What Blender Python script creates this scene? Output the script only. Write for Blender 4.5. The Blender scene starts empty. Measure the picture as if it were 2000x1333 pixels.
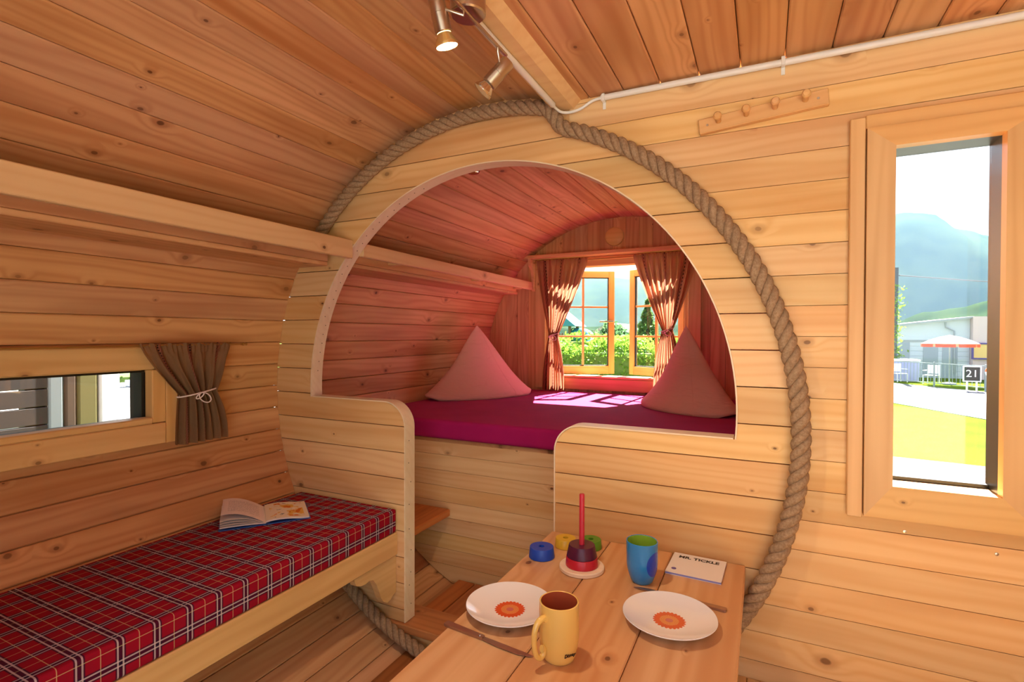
import bpy, bmesh, math, random
from mathutils import Vector, Matrix
sc = bpy.context.scene
C = sc.collection
H = 1.26                       # eye height above the lowest floor; everything is built eye-relative, then lifted by H

# ------------------------------------------------------------------ camera, sky, sun, exposure
cam_d = bpy.data.cameras.new('camera'); cam = bpy.data.objects.new('camera', cam_d); C.objects.link(cam)
cam_d.sensor_width = 36; cam_d.lens = 36 * 1012.256 / 2000; cam_d.clip_start = 0.02; cam_d.clip_end = 2000
th, ph, ro = .4534, -.0118, .0022
F = Vector((-math.sin(th) * math.cos(ph), math.cos(th) * math.cos(ph), math.sin(ph)))
Rv = Vector((math.cos(th), math.sin(th), 0)); Uv = Rv.cross(F)
R2 = Rv * math.cos(ro) + Uv * math.sin(ro); U2 = Uv * math.cos(ro) - Rv * math.sin(ro)
cm = Matrix((R2, U2, -F)).transposed().to_4x4(); cm.translation = (0, 0, H)
cam.matrix_world = cm
sc.camera = cam

world = bpy.data.worlds.new('sky'); sc.world = world; world.use_nodes = True
wn = world.node_tree; wn.nodes.clear()
wo = wn.nodes.new('ShaderNodeOutputWorld'); wb = wn.nodes.new('ShaderNodeBackground')
wt = wn.nodes.new('ShaderNodeTexCoord'); ws = wn.nodes.new('ShaderNodeSeparateXYZ'); wr = wn.nodes.new('ShaderNodeValToRGB')
wn.links.new(wt.outputs['Generated'], ws.inputs[0]); wn.links.new(ws.outputs['Z'], wr.inputs[0])
wr.color_ramp.elements[0].position = 0.0; wr.color_ramp.elements[0].color = (.93, .96, 1, 1)
wr.color_ramp.elements[1].position = 0.75; wr.color_ramp.elements[1].color = (.52, .70, 1, 1)
e_ = wr.color_ramp.elements.new(.3); e_.color = (.80, .89, 1, 1)
wn.links.new(wr.outputs[0], wb.inputs[0]); wb.inputs[1].default_value = 0.80
wn.links.new(wb.outputs[0], wo.inputs[0])

sun_d = bpy.data.lights.new('sun_offscreen', 'SUN'); sun = bpy.data.objects.new('sun_offscreen', sun_d); C.objects.link(sun)
sun_d.energy = 24.0; sun_d.color = (1, .95, .86); sun_d.angle = .009
sun.rotation_euler = Vector((-.08, -1, -1.12)).to_track_quat('-Z', 'Y').to_euler()
sun.location = (0, 30, 40)

sc.view_settings.view_transform = 'Standard'; sc.view_settings.look = 'None'
sc.view_settings.gamma = 1; sc.view_settings.use_curve_mapping = False
sc.view_settings.exposure = 1.30
sc.cycles.max_bounces = 8; sc.cycles.diffuse_bounces = 4; sc.cycles.glossy_bounces = 3; sc.cycles.caustics_reflective = False; sc.cycles.caustics_refractive = False; sc.cycles.adaptive_threshold = .03; sc.cycles.transparent_max_bounces = 16

# ------------------------------------------------------------------ materials
def S(r, g, b):
    f = lambda c: (c / 255 / 12.92) if c / 255 <= .04045 else ((c / 255 + .055) / 1.055) ** 2.4
    return (f(r), f(g), f(b), 1)

class N:
    """small helper around a node tree"""
    def __init__(s, name):
        s.m = bpy.data.materials.new(name); s.m.use_nodes = True
        s.t = s.m.node_tree; s.b = s.t.nodes['Principled BSDF']; s.out = s.t.nodes['Material Output']
    def n(s, kind, **kw):
        nd = s.t.nodes.new('ShaderNode' + kind)
        for k, v in kw.items(): setattr(nd, k, v)
        return nd
    def put(s, sock, v):
        if isinstance(v, bpy.types.NodeSocket): s.t.links.new(v, sock)
        elif v is not None: sock.default_value = v
    def math(s, op, a, b=None, c=None):
        nd = s.n('Math', operation=op)
        s.put(nd.inputs[0], a); s.put(nd.inputs[1], b); s.put(nd.inputs[2], c)
        return nd.outputs[0]
    def mix(s, f, a, b, mode='MIX'):
        nd = s.n('MixRGB', blend_type=mode)
        s.put(nd.inputs[0], f); s.put(nd.inputs[1], a); s.put(nd.inputs[2], b)
        return nd.outputs[0]
    def step(s, v, lo, hi, a=0., b=1.):
        nd = s.n('MapRange', interpolation_type='SMOOTHSTEP')
        s.put(nd.inputs[0], v); s.put(nd.inputs[1], lo); s.put(nd.inputs[2], hi); s.put(nd.inputs[3], a); s.put(nd.inputs[4], b)
        return nd.outputs[0]
    def noise(s, vec, scale, detail=3, rough=.5, dim='3D'):
        nd = s.n('TexNoise', noise_dimensions=dim); s.put(nd.inputs['Vector'], vec)
        nd.inputs['Scale'].default_value = scale; nd.inputs['Detail'].default_value = detail; nd.inputs['Roughness'].default_value = rough
        return nd.outputs[0]
    def vec(s, x, y, z=0.):
        nd = s.n('CombineXYZ'); s.put(nd.inputs[0], x); s.put(nd.inputs[1], y); s.put(nd.inputs[2], z)
        return nd.outputs[0]
    def obj(s):
        tc = s.n('TexCoord'); sp = s.n('SeparateXYZ'); s.t.links.new(tc.outputs['Object'], sp.inputs[0])
        return tc.outputs['Object'], sp.outputs[0], sp.outputs[1], sp.outputs[2]
    def rand(s): return s.n('ObjectInfo').outputs['Random']
    def bump(s, h, strength=.2, dist=.002):
        nd = s.n('Bump'); nd.inputs['Strength'].default_value = strength; nd.inputs['Distance'].default_value = dist
        s.put(nd.inputs['Height'], h); s.t.links.new(nd.outputs[0], s.b.inputs['Normal'])
    def done(s, col=None, rough=None, metal=None, spec=None):
        s.put(s.b.inputs['Base Color'], col); s.put(s.b.inputs['Roughness'], rough); s.put(s.b.inputs['Metallic'], metal)
        s.put(s.b.inputs['Specular IOR Level'], spec)
        return s.m

def plain(name, col, rough=.5, metal=0., spec=.5, **kw):
    n = N(name); n.done(col, rough, metal, spec)
    for k, v in kw.items(): n.b.inputs[k].default_value = v
    return n.m

def wood(name, light, mid, dark, knots=.45, grain=1., tint=.16, rough=.5, ring=62., bump=.25):
    n = N(name); o, x, y, z = n.obj(); r = n.rand()
    r2 = n.math('FRACT', n.math('MULTIPLY', r, 17.31)); r3 = n.math('FRACT', n.math('MULTIPLY', r, 71.7))
    x = n.math('ADD', x, n.math('MULTIPLY', r, 57.)); y = n.math('ADD', y, n.math('MULTIPLY', r2, 23.)); z = n.math('ADD', z, n.math('MULTIPLY', r3, 9.))
    vo = n.n('TexVoronoi', voronoi_dimensions='2D', feature='F1'); vo.inputs['Scale'].default_value = 1.
    n.put(vo.inputs['Vector'], n.vec(n.math('MULTIPLY', x, 5.2), n.math('MULTIPLY', y, 7.2)))
    dist = n.math('ADD', vo.outputs['Distance'], n.math('MULTIPLY', n.math('SUBTRACT', n.noise(n.vec(x, y), 45., 1, .5, '2D'), .5), .03))
    cs = n.n('SeparateColor'); n.t.links.new(vo.outputs['Color'], cs.inputs[0])
    has = n.math('GREATER_THAN', cs.outputs[0], 1. - knots)
    rad = n.math('ADD', .018, n.math('MULTIPLY', n.math('POWER', cs.outputs[1], 2.5), .075))
    knot = n.math('MULTIPLY', n.step(dist, n.math('MULTIPLY', rad, .55), rad, 1., 0.), has)
    rim = n.math('MULTIPLY', n.step(dist, rad, n.math('MULTIPLY', rad, 2.6), 1., 0.), has)
    halo = n.math('MULTIPLY', n.step(dist, 0., n.math('MULTIPLY', rad, 6.), 1., 0.), has)
    wob = n.noise(n.vec(n.math('MULTIPLY', x, .8), n.math('MULTIPLY', y, 5.), n.math('MULTIPLY', z, 5.)), 1., 2)
    phs = n.math('ADD', n.math('MULTIPLY', n.math('ADD', y, n.math('MULTIPLY', z, .6)), ring * 3), n.math('ADD', n.math('MULTIPLY', wob, 34.), n.math('MULTIPLY', halo, 7.)))
    rg = n.math('POWER', n.math('MULTIPLY_ADD', n.math('SINE', phs), .5, .5), 2.2)
    fine = n.noise(n.vec(n.math('MULTIPLY', x, 2.2), n.math('MULTIPLY', y, 130.), n.math('MULTIPLY', z, 130.)), 1., 1, .6)
    streak = n.noise(n.vec(n.math('MULTIPLY', x, .55), n.math('MULTIPLY', y, 17.), n.math('MULTIPLY', z, 17.)), 1., 2, .6)
    c = n.mix(n.math('MULTIPLY', rg, .42 * grain), light, mid)
    c = n.mix(n.step(streak, .42, .78, 0., .75 * grain), c, mid)
    c = n.mix(n.math('MULTIPLY', fine, .18 * grain), c, mid)
    c = n.mix(n.math('MULTIPLY', rim, .38), c, dark)
    c = n.mix(n.math('MULTIPLY', n.step(n.noise(n.vec(n.math('MULTIPLY', x, 1.3), n.math('MULTIPLY', y, 7.)), 1., 2, .5, '2D'), .45, .7, 0., 1.), .35 * grain), c, n.mix(.5, mid, dark))
    c = n.mix(n.math('MULTIPLY', knot, n.math('MULTIPLY_ADD', cs.outputs[2], .45, .4)), c, S(84, 42, 20))
    hs = n.n('HueSaturation'); n.put(hs.inputs['Color'], c)
    n.put(hs.inputs['Value'], n.math('ADD', 1. - tint * .5, n.math('MULTIPLY', r2, tint)))
    n.put(hs.inputs['Saturation'], n.math('ADD', .94, n.math('MULTIPLY', r3, .12)))
    n.put(hs.inputs['Hue'], n.math('ADD', .494, n.math('MULTIPLY', r, .012)))
    n.bump(fine, bump, .0008)
    return n.done(hs.outputs[0], rough, None, .35)

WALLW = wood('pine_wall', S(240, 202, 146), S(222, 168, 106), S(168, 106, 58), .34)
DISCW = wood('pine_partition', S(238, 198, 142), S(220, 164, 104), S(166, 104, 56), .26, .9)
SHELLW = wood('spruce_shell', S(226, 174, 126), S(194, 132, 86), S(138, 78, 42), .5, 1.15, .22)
ALCW = SHELLW
FLOORW = wood('oiled_floor', S(182, 114, 64), S(146, 84, 44), S(74, 36, 16), .5, 1.2, .2, .4)
DECKW = wood('larch_floor', S(204, 132, 76), S(172, 100, 52), S(120, 60, 24), .4, 1.1, .16, .45)
TABLEW = wood('pine_table', S(230, 184, 134), S(206, 146, 94), S(150, 84, 44), .3, 1.2, .12, .34, 40.)
FRAMEW = wood('pine_frame', S(234, 188, 128), S(214, 158, 98), S(158, 96, 48), .18, .8, .08, .42)
BEAMW = wood('pine_beam', S(238, 200, 146), S(222, 170, 112), S(170, 110, 62), .3, .7, .1)
PALEW = wood('pale_edge', S(246, 226, 200), S(232, 204, 172), S(190, 150, 110), .0, .7, .05)
BACKING = plain('backing_board', S(190, 134, 88), .9)
WHITEP = plain('white_plastic', S(235, 235, 235), .4)
METAL = plain('brushed_nickel', S(200, 186, 172), .28, 1.)
CHROME = plain('chrome', S(225, 222, 215), .12, 1.)
BLACKG = plain('black_gasket', S(18, 18, 20), .35)
SCREW = plain('screw_head', S(120, 95, 70), .4, .6)
CORDW = plain('white_cord', S(245, 225, 225), .8)
DARKROD = plain('rod_metal', S(190, 150, 90), .35, .8)

def glass_mat():
    n = N('window_glass'); t = n.t; t.nodes.remove(n.b)
    lw = n.n('LayerWeight'); lw.inputs[0].default_value = .5; fac = n.math('MULTIPLY_ADD', n.math('POWER', lw.outputs['Facing'], 5.), .6, .03)
    tr = n.n('BsdfTransparent'); tr.inputs[0].default_value = (.97, .98, .98, 1)
    gl = n.n('BsdfGlossy'); gl.inputs['Roughness'].default_value = .02
    mx = n.n('MixShader'); t.links.new(fac, mx.inputs[0]); t.links.new(tr.outputs[0], mx.inputs[1]); t.links.new(gl.outputs[0], mx.inputs[2])
    t.links.new(mx.outputs[0], n.out.inputs[0]); return n.m
GLASS = glass_mat()

def fabric(name, col, col2, scale=600., rough=.9, transl=0.):
    n = N(name); o, x, y, z = n.obj()
    ns = n.noise(o, 6., 3); wv = n.noise(o, scale, 1)
    c = n.mix(n.step(ns, .3, .7), col, col2)
    n.bump(wv, .15, .001); n.done(c, rough, None, .15)
    n.b.inputs['Sheen Weight'].default_value = .03
    if transl:
        tb = n.n('BsdfTranslucent'); n.put(tb.inputs[0], c); mx = n.n('MixShader'); mx.inputs[0].default_value = transl
        n.t.links.new(n.b.outputs[0], mx.inputs[1]); n.t.links.new(tb.outputs[0], mx.inputs[2]); n.t.links.new(mx.outputs[0], n.out.inputs[0])
    return n.m
SHEET = fabric('magenta_sheet', S(176, 28, 104), S(168, 24, 98))
def pillow_mat():
    n = N('apricot_pillowcase'); o, x, y, z = n.obj()
    cr = n.noise(n.vec(n.math('MULTIPLY', x, 3.), n.math('MULTIPLY', y, 3.), n.math('MULTIPLY', z, 9.)), 1.6, 3, .55)
    rg = n.math('ABSOLUTE', n.math('SUBTRACT', cr, .5))
    n.bump(n.math('ADD', n.step(rg, 0., .10), n.math('MULTIPLY', n.noise(o, 700., 1), .01)), .22, .010)
    return n.done(n.mix(n.noise(o, 5., 2), S(238, 188, 172), S(230, 176, 160)), .85, None, .1)
PILLOW = pillow_mat()

def curtain_mat(name, ca, cb):
    n = N(name); uv = n.n('UVMap'); sp = n.n('SeparateXYZ'); n.t.links.new(uv.outputs[0], sp.inputs[0])
    u, v = sp.outputs[0], sp.outputs[1]
    t = n.math('FRACT', n.math('MULTIPLY', u, 3.))
    band = n.math('COMPARE', t, .5, .10)
    dots = n.math('MULTIPLY', n.math('COMPARE', t, .5, .02), n.math('GREATER_THAN', n.math('SINE', n.math('MULTIPLY', v, 260.)), 0.))
    zig = n.math('MULTIPLY', band, n.math('GREATER_THAN', n.math('SINE', n.math('ADD', n.math('MULTIPLY', v, 180.), n.math('MULTIPLY', t, 120.))), .1))
    c = n.mix(n.noise(n.vec(n.math('MULTIPLY', u, 300.), n.math('MULTIPLY', v, 20.)), 1.), ca, cb)
    c = n.mix(n.math('MULTIPLY', band, .55), c, S(170, 92, 84))
    c = n.mix(n.math('MULTIPLY', zig, .6), c, S(120, 70, 62))
    c = n.mix(dots, c, S(50, 38, 34))
    n.done(c, .9, None, .1)
    tb = n.n('BsdfTranslucent'); n.put(tb.inputs[0], c); mx = n.n('MixShader'); mx.inputs[0].default_value = .5
    n.t.links.new(n.b.outputs[0], mx.inputs[1]); n.t.links.new(tb.outputs[0], mx.inputs[2]); n.t.links.new(mx.outputs[0], n.out.inputs[0])
    return n.m
CURTAIN = curtain_mat('linen_curtain', S(200, 142, 110), S(182, 122, 94)); CURTAIN2 = curtain_mat('brown_linen_curtain', S(176, 138, 106), S(156, 118, 88))

def plaid_mat():
    n = N('red_tartan'); o, x, y, z = n.obj()
    def lines(w, per, ph):
        t = n.math('FRACT', n.math('ADD', n.math('DIVIDE', w, per), ph + 50.))
        d = n.math('ABSOLUTE', n.math('SUBTRACT', t, .5))
        navy = n.step(d, .12, .15, 1., 0.)
        white = n.math('MULTIPLY', n.step(d, .045, .055), n.step(d, .088, .1, 1., 0.))
        yel = n.math('GREATER_THAN', d, .489)
        return navy, white, yel
    n1, w1, y1 = lines(y, .0805, .29)
    n2, w2, y2 = lines(n.math('SUBTRACT', x, z), .0805, .06)
    c = n.mix(n.math('MULTIPLY', n1, .8), S(152, 14, 40), S(26, 16, 46))
    c = n.mix(n.math('MULTIPLY', n2, .8), c, S(26, 16, 46))
    c = n.mix(n.math('MULTIPLY', w1, .62), c, S(226, 196, 206))
    c = n.mix(n.math('MULTIPLY', w2, .62), c, S(226, 196, 206))
    c = n.mix(n.math('MULTIPLY', y1, .5), c, S(226, 200, 150))
    c = n.mix(n.math('MULTIPLY', y2, .5), c, S(226, 200, 150))
    n.bump(n.noise(o, 900., 1), .1, .0008)
    return n.done(c, .9, None, .12)
PLAID = plaid_mat()

def rope_mat():
    n = N('hemp_rope'); o, x, y, z = n.obj()
    f = n.noise(o, 140., 3, .7); g = n.noise(o, 18., 2)
    c = n.mix(n.step(f, .3, .75), S(150, 122, 96), S(188, 160, 130)); c = n.mix(n.math('MULTIPLY', g, .4), c, S(140, 112, 88))
    n.bump(f, .4, .002); return n.done(c, .95, None, .05)
ROPE = rope_mat()

def plate_mat():
    n = N('printed_porcelain'); o, x, y, z = n.obj()
    r = n.math('SQRT', n.math('ADD', n.math('MULTIPLY', x, x), n.math('MULTIPLY', y, y)))
    a = n.math('ARCTAN2', y, x)
    tooth = n.math('MULTIPLY', n.math('ABSOLUTE', n.math('SINE', n.math('MULTIPLY', a, 12.))), .0045)
    inner = n.math('LESS_THAN', r, n.math('ADD', .0335, tooth))
    mid = n.math('LESS_THAN', r, n.math('ADD', .0205, n.math('MULTIPLY', tooth, .5)))
    ctr = n.math('LESS_THAN', r, .0085)
    rays = n.math('GREATER_THAN', n.math('SINE', n.math('MULTIPLY', a, 32.)), .1)
    c = n.mix(inner, S(244, 240, 240), S(222, 88, 40))
    c2 = n.mix(rays, S(236, 170, 92), S(222, 110, 52)); c = n.mix(mid, c, c2)
    rg = n.math('GREATER_THAN', n.math('SINE', n.math('MULTIPLY', r, 1500.)), .2)
    c = n.mix(n.math('MULTIPLY', n.math('MULTIPLY', mid, rg), .35), c, S(214, 96, 72))
    c = n.mix(ctr, c, S(206, 110, 100))
    n.done(c, .12, None, .5); n.b.inputs['Coat Weight'].default_value = .5; n.b.inputs['Coat Roughness'].default_value = .05
    return n.m
PLATE = plate_mat()
KNIFE = plain('brown_steel', S(176, 140, 120), .32, .75)

# ------------------------------------------------------------------ mesh helpers
def link(name, me, mat, parent=None, M=None):
    o = bpy.data.objects.new(name, me); C.objects.link(o)
    if mat is not None and not me.materials: me.materials.append(mat)
    if M is not None: o.matrix_world = M; o.matrix_basis = M
    if parent is not None:
        o.parent = parent; o.matrix_parent_inverse = parent.matrix_basis.inverted()
    return o
def tag(o, label=None, cat=None, group=None, kind=None):
    if label: o['label'] = label
    if cat: o['category'] = cat
    if group: o['group'] = group
    if kind: o['kind'] = kind
    return o
def thing(name, loc, label, cat, group=None, kind=None):
    o = bpy.data.objects.new(name, None); C.objects.link(o); o.location = loc; o.matrix_basis = Matrix.Translation(loc)
    o.empty_display_size = .05
    return tag(o, label, cat, group, kind)
def raw(name, vs, fs, mat, parent=None, smooth=False, center=True, uvs=None, auto=None):
    vs = [Vector(v) for v in vs]
    lo = Vector((min(v[i] for v in vs) for i in range(3))); hi = Vector((max(v[i] for v in vs) for i in range(3)))
    c = (lo + hi) / 2 if center is True else (Vector(center) if center else Vector((0, 0, 0)))
    me = bpy.data.meshes.new(name); me.from_pydata([v - c for v in vs], [], fs)
    bm = bmesh.new(); bm.from_mesh(me); bmesh.ops.recalc_face_normals(bm, faces=bm.faces[:]); bm.to_mesh(me); bm.free()
    if uvs:
        l = me.uv_layers.new(name='UVMap')
        for lp in me.loops: l.data[lp.index].uv = uvs[lp.vertex_index]
    if smooth:
        for p in me.polygons: p.use_smooth = True
        if auto is not None: me.set_sharp_from_angle(angle=auto)
    return link(name, me, mat, parent, Matrix.Translation(c))
_cache = {}
def box_mesh(name, sx, sy, sz, bev, seg, mat, keep=True):
    k = (round(sx, 4), round(sy, 4), round(sz, 4), bev, seg, mat.name)
    if keep and k in _cache: return _cache[k]
    bm = bmesh.new(); bmesh.ops.create_cube(bm, size=1)
    for v in bm.verts: v.co = Vector((v.co.x * sx, v.co.y * sy, v.co.z * sz))
    if bev: bmesh.ops.bevel(bm, geom=bm.edges[:], offset=min(bev, .45 * min(sx, sy, sz)), segments=seg, affect='EDGES', profile=.5)
    me = bpy.data.meshes.new(name); bm.to_mesh(me); bm.free(); me.materials.append(mat)
    if seg > 1:
        for p in me.polygons: p.use_smooth = True
        me.set_sharp_from_angle(angle=.9)
    _cache[k] = me; return me
AX = {'x': Vector((1, 0, 0)), 'y': Vector((0, 1, 0)), 'z': Vector((0, 0, 1))}
def frame(ex, ey, c):
    ez = ex.cross(ey); M = Matrix((ex, ey, ez)).transposed().to_4x4(); M.translation = c; return M
def board(name, lo, hi, mat, parent=None, grain=None, bev=.002, seg=1):
    """axis-aligned board between two corners; local x runs with the grain"""
    lo = Vector(lo); hi = Vector(hi); d = hi - lo; dims = {'x': d.x, 'y': d.y, 'z': d.z}
    g = grain or max(dims, key=dims.get); rest = sorted([a for a in 'xyz' if a != g], key=lambda a: -dims[a])
    me = box_mesh(name, dims[g], dims[rest[0]], dims[rest[1]], bev, seg, mat)
    return link(name, me, mat, parent, frame(AX[g], AX[rest[0]], (lo + hi) / 2))
def beam(name, p0, p1, w, t, mat, parent=None, up=Vector((0, 0, 1)), bev=.002, seg=1):
    """bar from p0 to p1, w along up-ish, t across"""
    p0 = Vector(p0); p1 = Vector(p1); ex = (p1 - p0).normalized(); ez = ex.cross(up).normalized(); ey = ez.cross(ex)
    me = box_mesh(name, (p1 - p0).length, w, t, bev, seg, mat)
    return link(name, me, mat, parent, frame(ex, ey, (p0 + p1) / 2))
def prism(name, poly, z0, z1, mat, parent, ex, ey, org, smooth=False):
    """2D outline in (ex, ey) extruded along ex x ey from z0 to z1; local frame keeps x along ex"""
    n = len(poly); cx = sum(p[0] for p in poly) / n; cy = sum(p[1] for p in poly) / n
    vs = [(p[0] - cx, p[1] - cy, z0) for p in poly] + [(p[0] - cx, p[1] - cy, z1) for p in poly]
    fs = [tuple(range(n - 1, -1, -1)), tuple(range(n, 2 * n))] + [(i, (i + 1) % n, n + (i + 1) % n, n + i) for i in range(n)]
    me = bpy.data.meshes.new(name); me.from_pydata(vs, [], fs)
    bm = bmesh.new(); bm.from_mesh(me); bmesh.ops.recalc_face_normals(bm, faces=bm.faces[:]); bm.to_mesh(me); bm.free()
    return link(name, me, mat, parent, frame(ex, ey, Vector(org) + ex * cx + ey * cy))
def tube(path, r, n=10, closed=False, cap=True):
    """verts/faces of a tube along a path; r may be a list"""
    P = [Vector(p) for p in path]; m = len(P); vs = []; fs = []
    ref = Vector((0, 0, 1)); prev = None
    for i, p in enumerate(P):
        t = (P[(i + 1) % m] - P[i - 1]) if closed else (P[min(i + 1, m - 1)] - P[max(i - 1, 0)])
        t = t.normalized()
        if prev is None:
            a = t.cross(ref)
            if a.length < .1: a = t.cross(Vector((1, 0, 0)))
        else: a = prev - t * prev.dot(t)
        a.normalize(); prev = a; b = t.cross(a); rr = r[i] if isinstance(r, (list, tuple)) else r
        for k in range(n):
            q = 2 * math.pi * k / n; vs.append(p + (a * math.cos(q) + b * math.sin(q)) * rr)
    for i in range(m if closed else m - 1):
        j = (i + 1) % m
        for k in range(n): fs.append((i * n + k, i * n + (k + 1) % n, j * n + (k + 1) % n, j * n + k))
    if not closed and cap: fs.append(tuple(range(n - 1, -1, -1))); fs.append(tuple(range((m - 1) * n, m * n)))
    return vs, fs
def tubeobj(name, path, r, mat, parent=None, n=10, closed=False):
    v, f = tube(path, r, n, closed); return raw(name, v, f, mat, parent, True, auto=.9)
def lathe(prof, c=(0, 0, 0), n=40, M=None, cap=True):
    """profile of (radius, height) turned round z at c; M optionally orients"""
    vs = []; fs = []; m = len(prof); c = Vector(c)
    for i in range(n):
        a = 2 * math.pi * i / n
        for r, h in prof:
            p = Vector((r * math.cos(a), r * math.sin(a), h)); vs.append((M @ p if M else p) + c)
    for i in range(n):
        j = (i + 1) % n
        for k in range(m - 1): fs.append((i * m + k, j * m + k, j * m + k + 1, i * m + k + 1))
    if cap and prof[0][0] > 1e-6: fs.append(tuple(i * m for i in range(n))[::-1])
    if cap and prof[-1][0] > 1e-6: fs.append(tuple(i * m + m - 1 for i in range(n)))
    return vs, fs
def turned(name, prof, c, mat, parent=None, n=40, M=None, auto=.7, center=None, cap=True):
    v, f = lathe(prof, c, n, M, cap); return raw(name, v, f, mat, parent, True, center=center or True, auto=auto)
def align(d):
    return Vector(d).to_track_quat('Z', 'Y').to_matrix()
def lettering(name, s, size, mat, parent, M, ext=.0004, shear=0., bold=0.):
    cu = bpy.data.curves.new(name, 'FONT'); cu.body = s; cu.size = size; cu.extrude = ext; cu.shear = shear; cu.offset = bold
    cu.align_x = 'CENTER'; cu.align_y = 'CENTER'
    tmp = bpy.data.objects.new('tmp', cu); C.objects.link(tmp)
    dg = bpy.context.evaluated_depsgraph_get(); me = bpy.data.meshes.new_from_object(tmp.evaluated_get(dg))
    bpy.data.objects.remove(tmp); me.materials.clear(); me.materials.append(mat)
    return link(name, me, mat, parent, M)

# ------------------------------------------------------------------ the barrel
CX, CZ, RS = -.942, -.235, 1.085
D = 1.68; YB = 3.70; Y0 = -.55
X_, Y_, Z_ = AX['x'], AX['y'], AX['z']
SA = .1 / RS                                    # stave angle
def cyl(a, y, r=RS): return Vector((CX + r * math.cos(a), y, CZ + r * math.sin(a)))
def shell_skin(name, a0, a1, y0, y1, label, cat, r=RS + .028, hole=None):
    """outer skin of the shell, with an optional window hole (a, a, y, y)"""
    vs = []; fs = []; n = max(2, int((a1 - a0) / SA + .5))
    ys = [y0, y1] if not hole else [y0, hole[2], hole[3], y1]
    for i in range(n + 1):
        a = a0 + (a1 - a0) * i / n
        for y in ys: vs += [cyl(a, y, r), cyl(a, y, r + .02)]
    m = len(ys)
    for i in range(n):
        am = a0 + (a1 - a0) * (i + .5) / n
        for k in range(m - 1):
            if hole and k == 1 and hole[0] < am < hole[1]: continue
            q = [(i * m + k) * 2, (i * m + k + 1) * 2, ((i + 1) * m + k + 1) * 2, ((i + 1) * m + k) * 2]
            fs += [tuple(q), tuple(x + 1 for x in q[::-1])]
    o = raw(name, vs, fs, BACKING, None, center=False)
    return tag(o, label, cat, None, 'structure')
def stave(a, y0, y1, mat, parent, t=.024):
    L = y1 - y0; k = (round(L, 3), mat.name, 'stave')
    if k not in _cache:
        w = .1 - .0012; bm = bmesh.new(); sec = []
        # slightly coved face with eased edges, so that each joint shows as a groove
        for yy, zz in ((-w / 2, -t), (-w / 2, -.004), (-w / 2 + .0035, -.0004), (-w / 4, .0), (w / 4, .0), (w / 2 - .0035, -.0004), (w / 2, -.004), (w / 2, -t)): sec.append((yy, zz))
        A = [bm.verts.new((-L / 2, p, q)) for p, q in sec]; B = [bm.verts.new((L / 2, p, q)) for p, q in sec]
        for i in range(len(sec)): j = (i + 1) % len(sec); bm.faces.new((A[i], A[j], B[j], B[i]))
        bm.faces.new(A[::-1]); bm.faces.new(B); bmesh.ops.recalc_face_normals(bm, faces=bm.faces[:])
        me = bpy.data.meshes.new('plank'); bm.to_mesh(me); bm.free(); me.materials.append(mat); _cache[k] = me
    inward = -Vector((math.cos(a), 0, math.sin(a))); ey = inward.cross(Y_)
    return link('plank', _cache[k], mat, parent, frame(Y_, ey, cyl(a, (y0 + y1) / 2, RS - .001)))
W3 = (math.pi - SA, math.pi + SA, -.05, 1.115)   # left window hole
wall_left = shell_skin('wall_left', math.pi - 6 * SA, math.radians(276), Y0, D, 'curved left wall of horizontal spruce boards above the tartan bench', 'wall', hole=W3)
ceiling = shell_skin('ceiling', math.radians(72), math.pi - 6 * SA, Y0, D, 'barrel vaulted ceiling of spruce boards over the living space', 'ceiling')
alc = shell_skin('wall_alcove', math.radians(-90), math.radians(270), D + .05, YB + .1, 'round board lined shell of the bed alcove', 'wall')
i = 0
for k in range(-20, 30):
    a = math.pi + (k + .5) * SA
    if a < math.radians(73) or a > math.radians(275): continue
    par = ceiling if k < -6 else wall_left
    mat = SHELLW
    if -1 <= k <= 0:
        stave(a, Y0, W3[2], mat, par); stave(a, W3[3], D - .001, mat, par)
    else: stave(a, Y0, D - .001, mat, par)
for k in range(68):
    a = math.pi + (k + .5) * 2 * math.pi / 68
    stave(a, D + .058, YB - .001, ALCW, alc)

# flat ceiling of the side bay
cb = board('ceiling_bay', (-.62, Y0, .812), (1.12, D + .06, .85), BACKING, None, 'y', 0)
tag(cb, 'flat bay ceiling of wide brown boards beside the ridge beam', 'ceiling', None, 'structure')
xs = [-.531 + .1155 * (j - 1) for j in range(0, 16)]
for j in range(len(xs) - 1):
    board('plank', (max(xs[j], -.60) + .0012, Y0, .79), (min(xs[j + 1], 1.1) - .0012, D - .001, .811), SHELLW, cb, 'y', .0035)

# ------------------------------------------------------------------ partition with the round opening
RH = .872
def hole_l(z):
    zt, r = -.277, .10
    if z > zt:
        d = RH * RH - (z - CZ) ** 2
        return CX - math.sqrt(d) if d > 0 else None
    if z > zt - r: return -1.298 - r + math.sqrt(max(0, r * r - (z - (zt - r)) ** 2))
    return -1.298
def hole_r(z):
    zt, r = -.311, .09
    if z > zt:
        d = RH * RH - (z - CZ) ** 2
        return CX + math.sqrt(d) if d > 0 else None
    if z > zt - r: return -.650 + r - math.sqrt(max(0, r * r - (z - (zt - r)) ** 2))
    return -.650
def out_l(z): return CX - math.sqrt(max(1e-6, (RS + .02) ** 2 - (z - CZ) ** 2))
def out_r(z):
    R = 1.18; return CX + math.sqrt(max(1e-6, R * R - (z - CZ) ** 2))
part = thing('wall_front', (CX, D, -1.2), 'pine plank partition with a big round opening to the bed alcove', 'wall', None, 'structure')
def zlev(z0, z1, n=8, cuts=(-.277, -.311)):
    zs = [z0 + (z1 - z0) * i / n for i in range(n + 1)]
    for c in cuts:
        if z0 < c < z1: zs += [c - 1e-4, c + 1e-4]
    return sorted(zs)
def side_poly(z0, z1, fl, fr):
    zs = zlev(z0, z1); return [(fr(z), z) for z in zs] + [(fl(z), z) for z in reversed(zs)]
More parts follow.
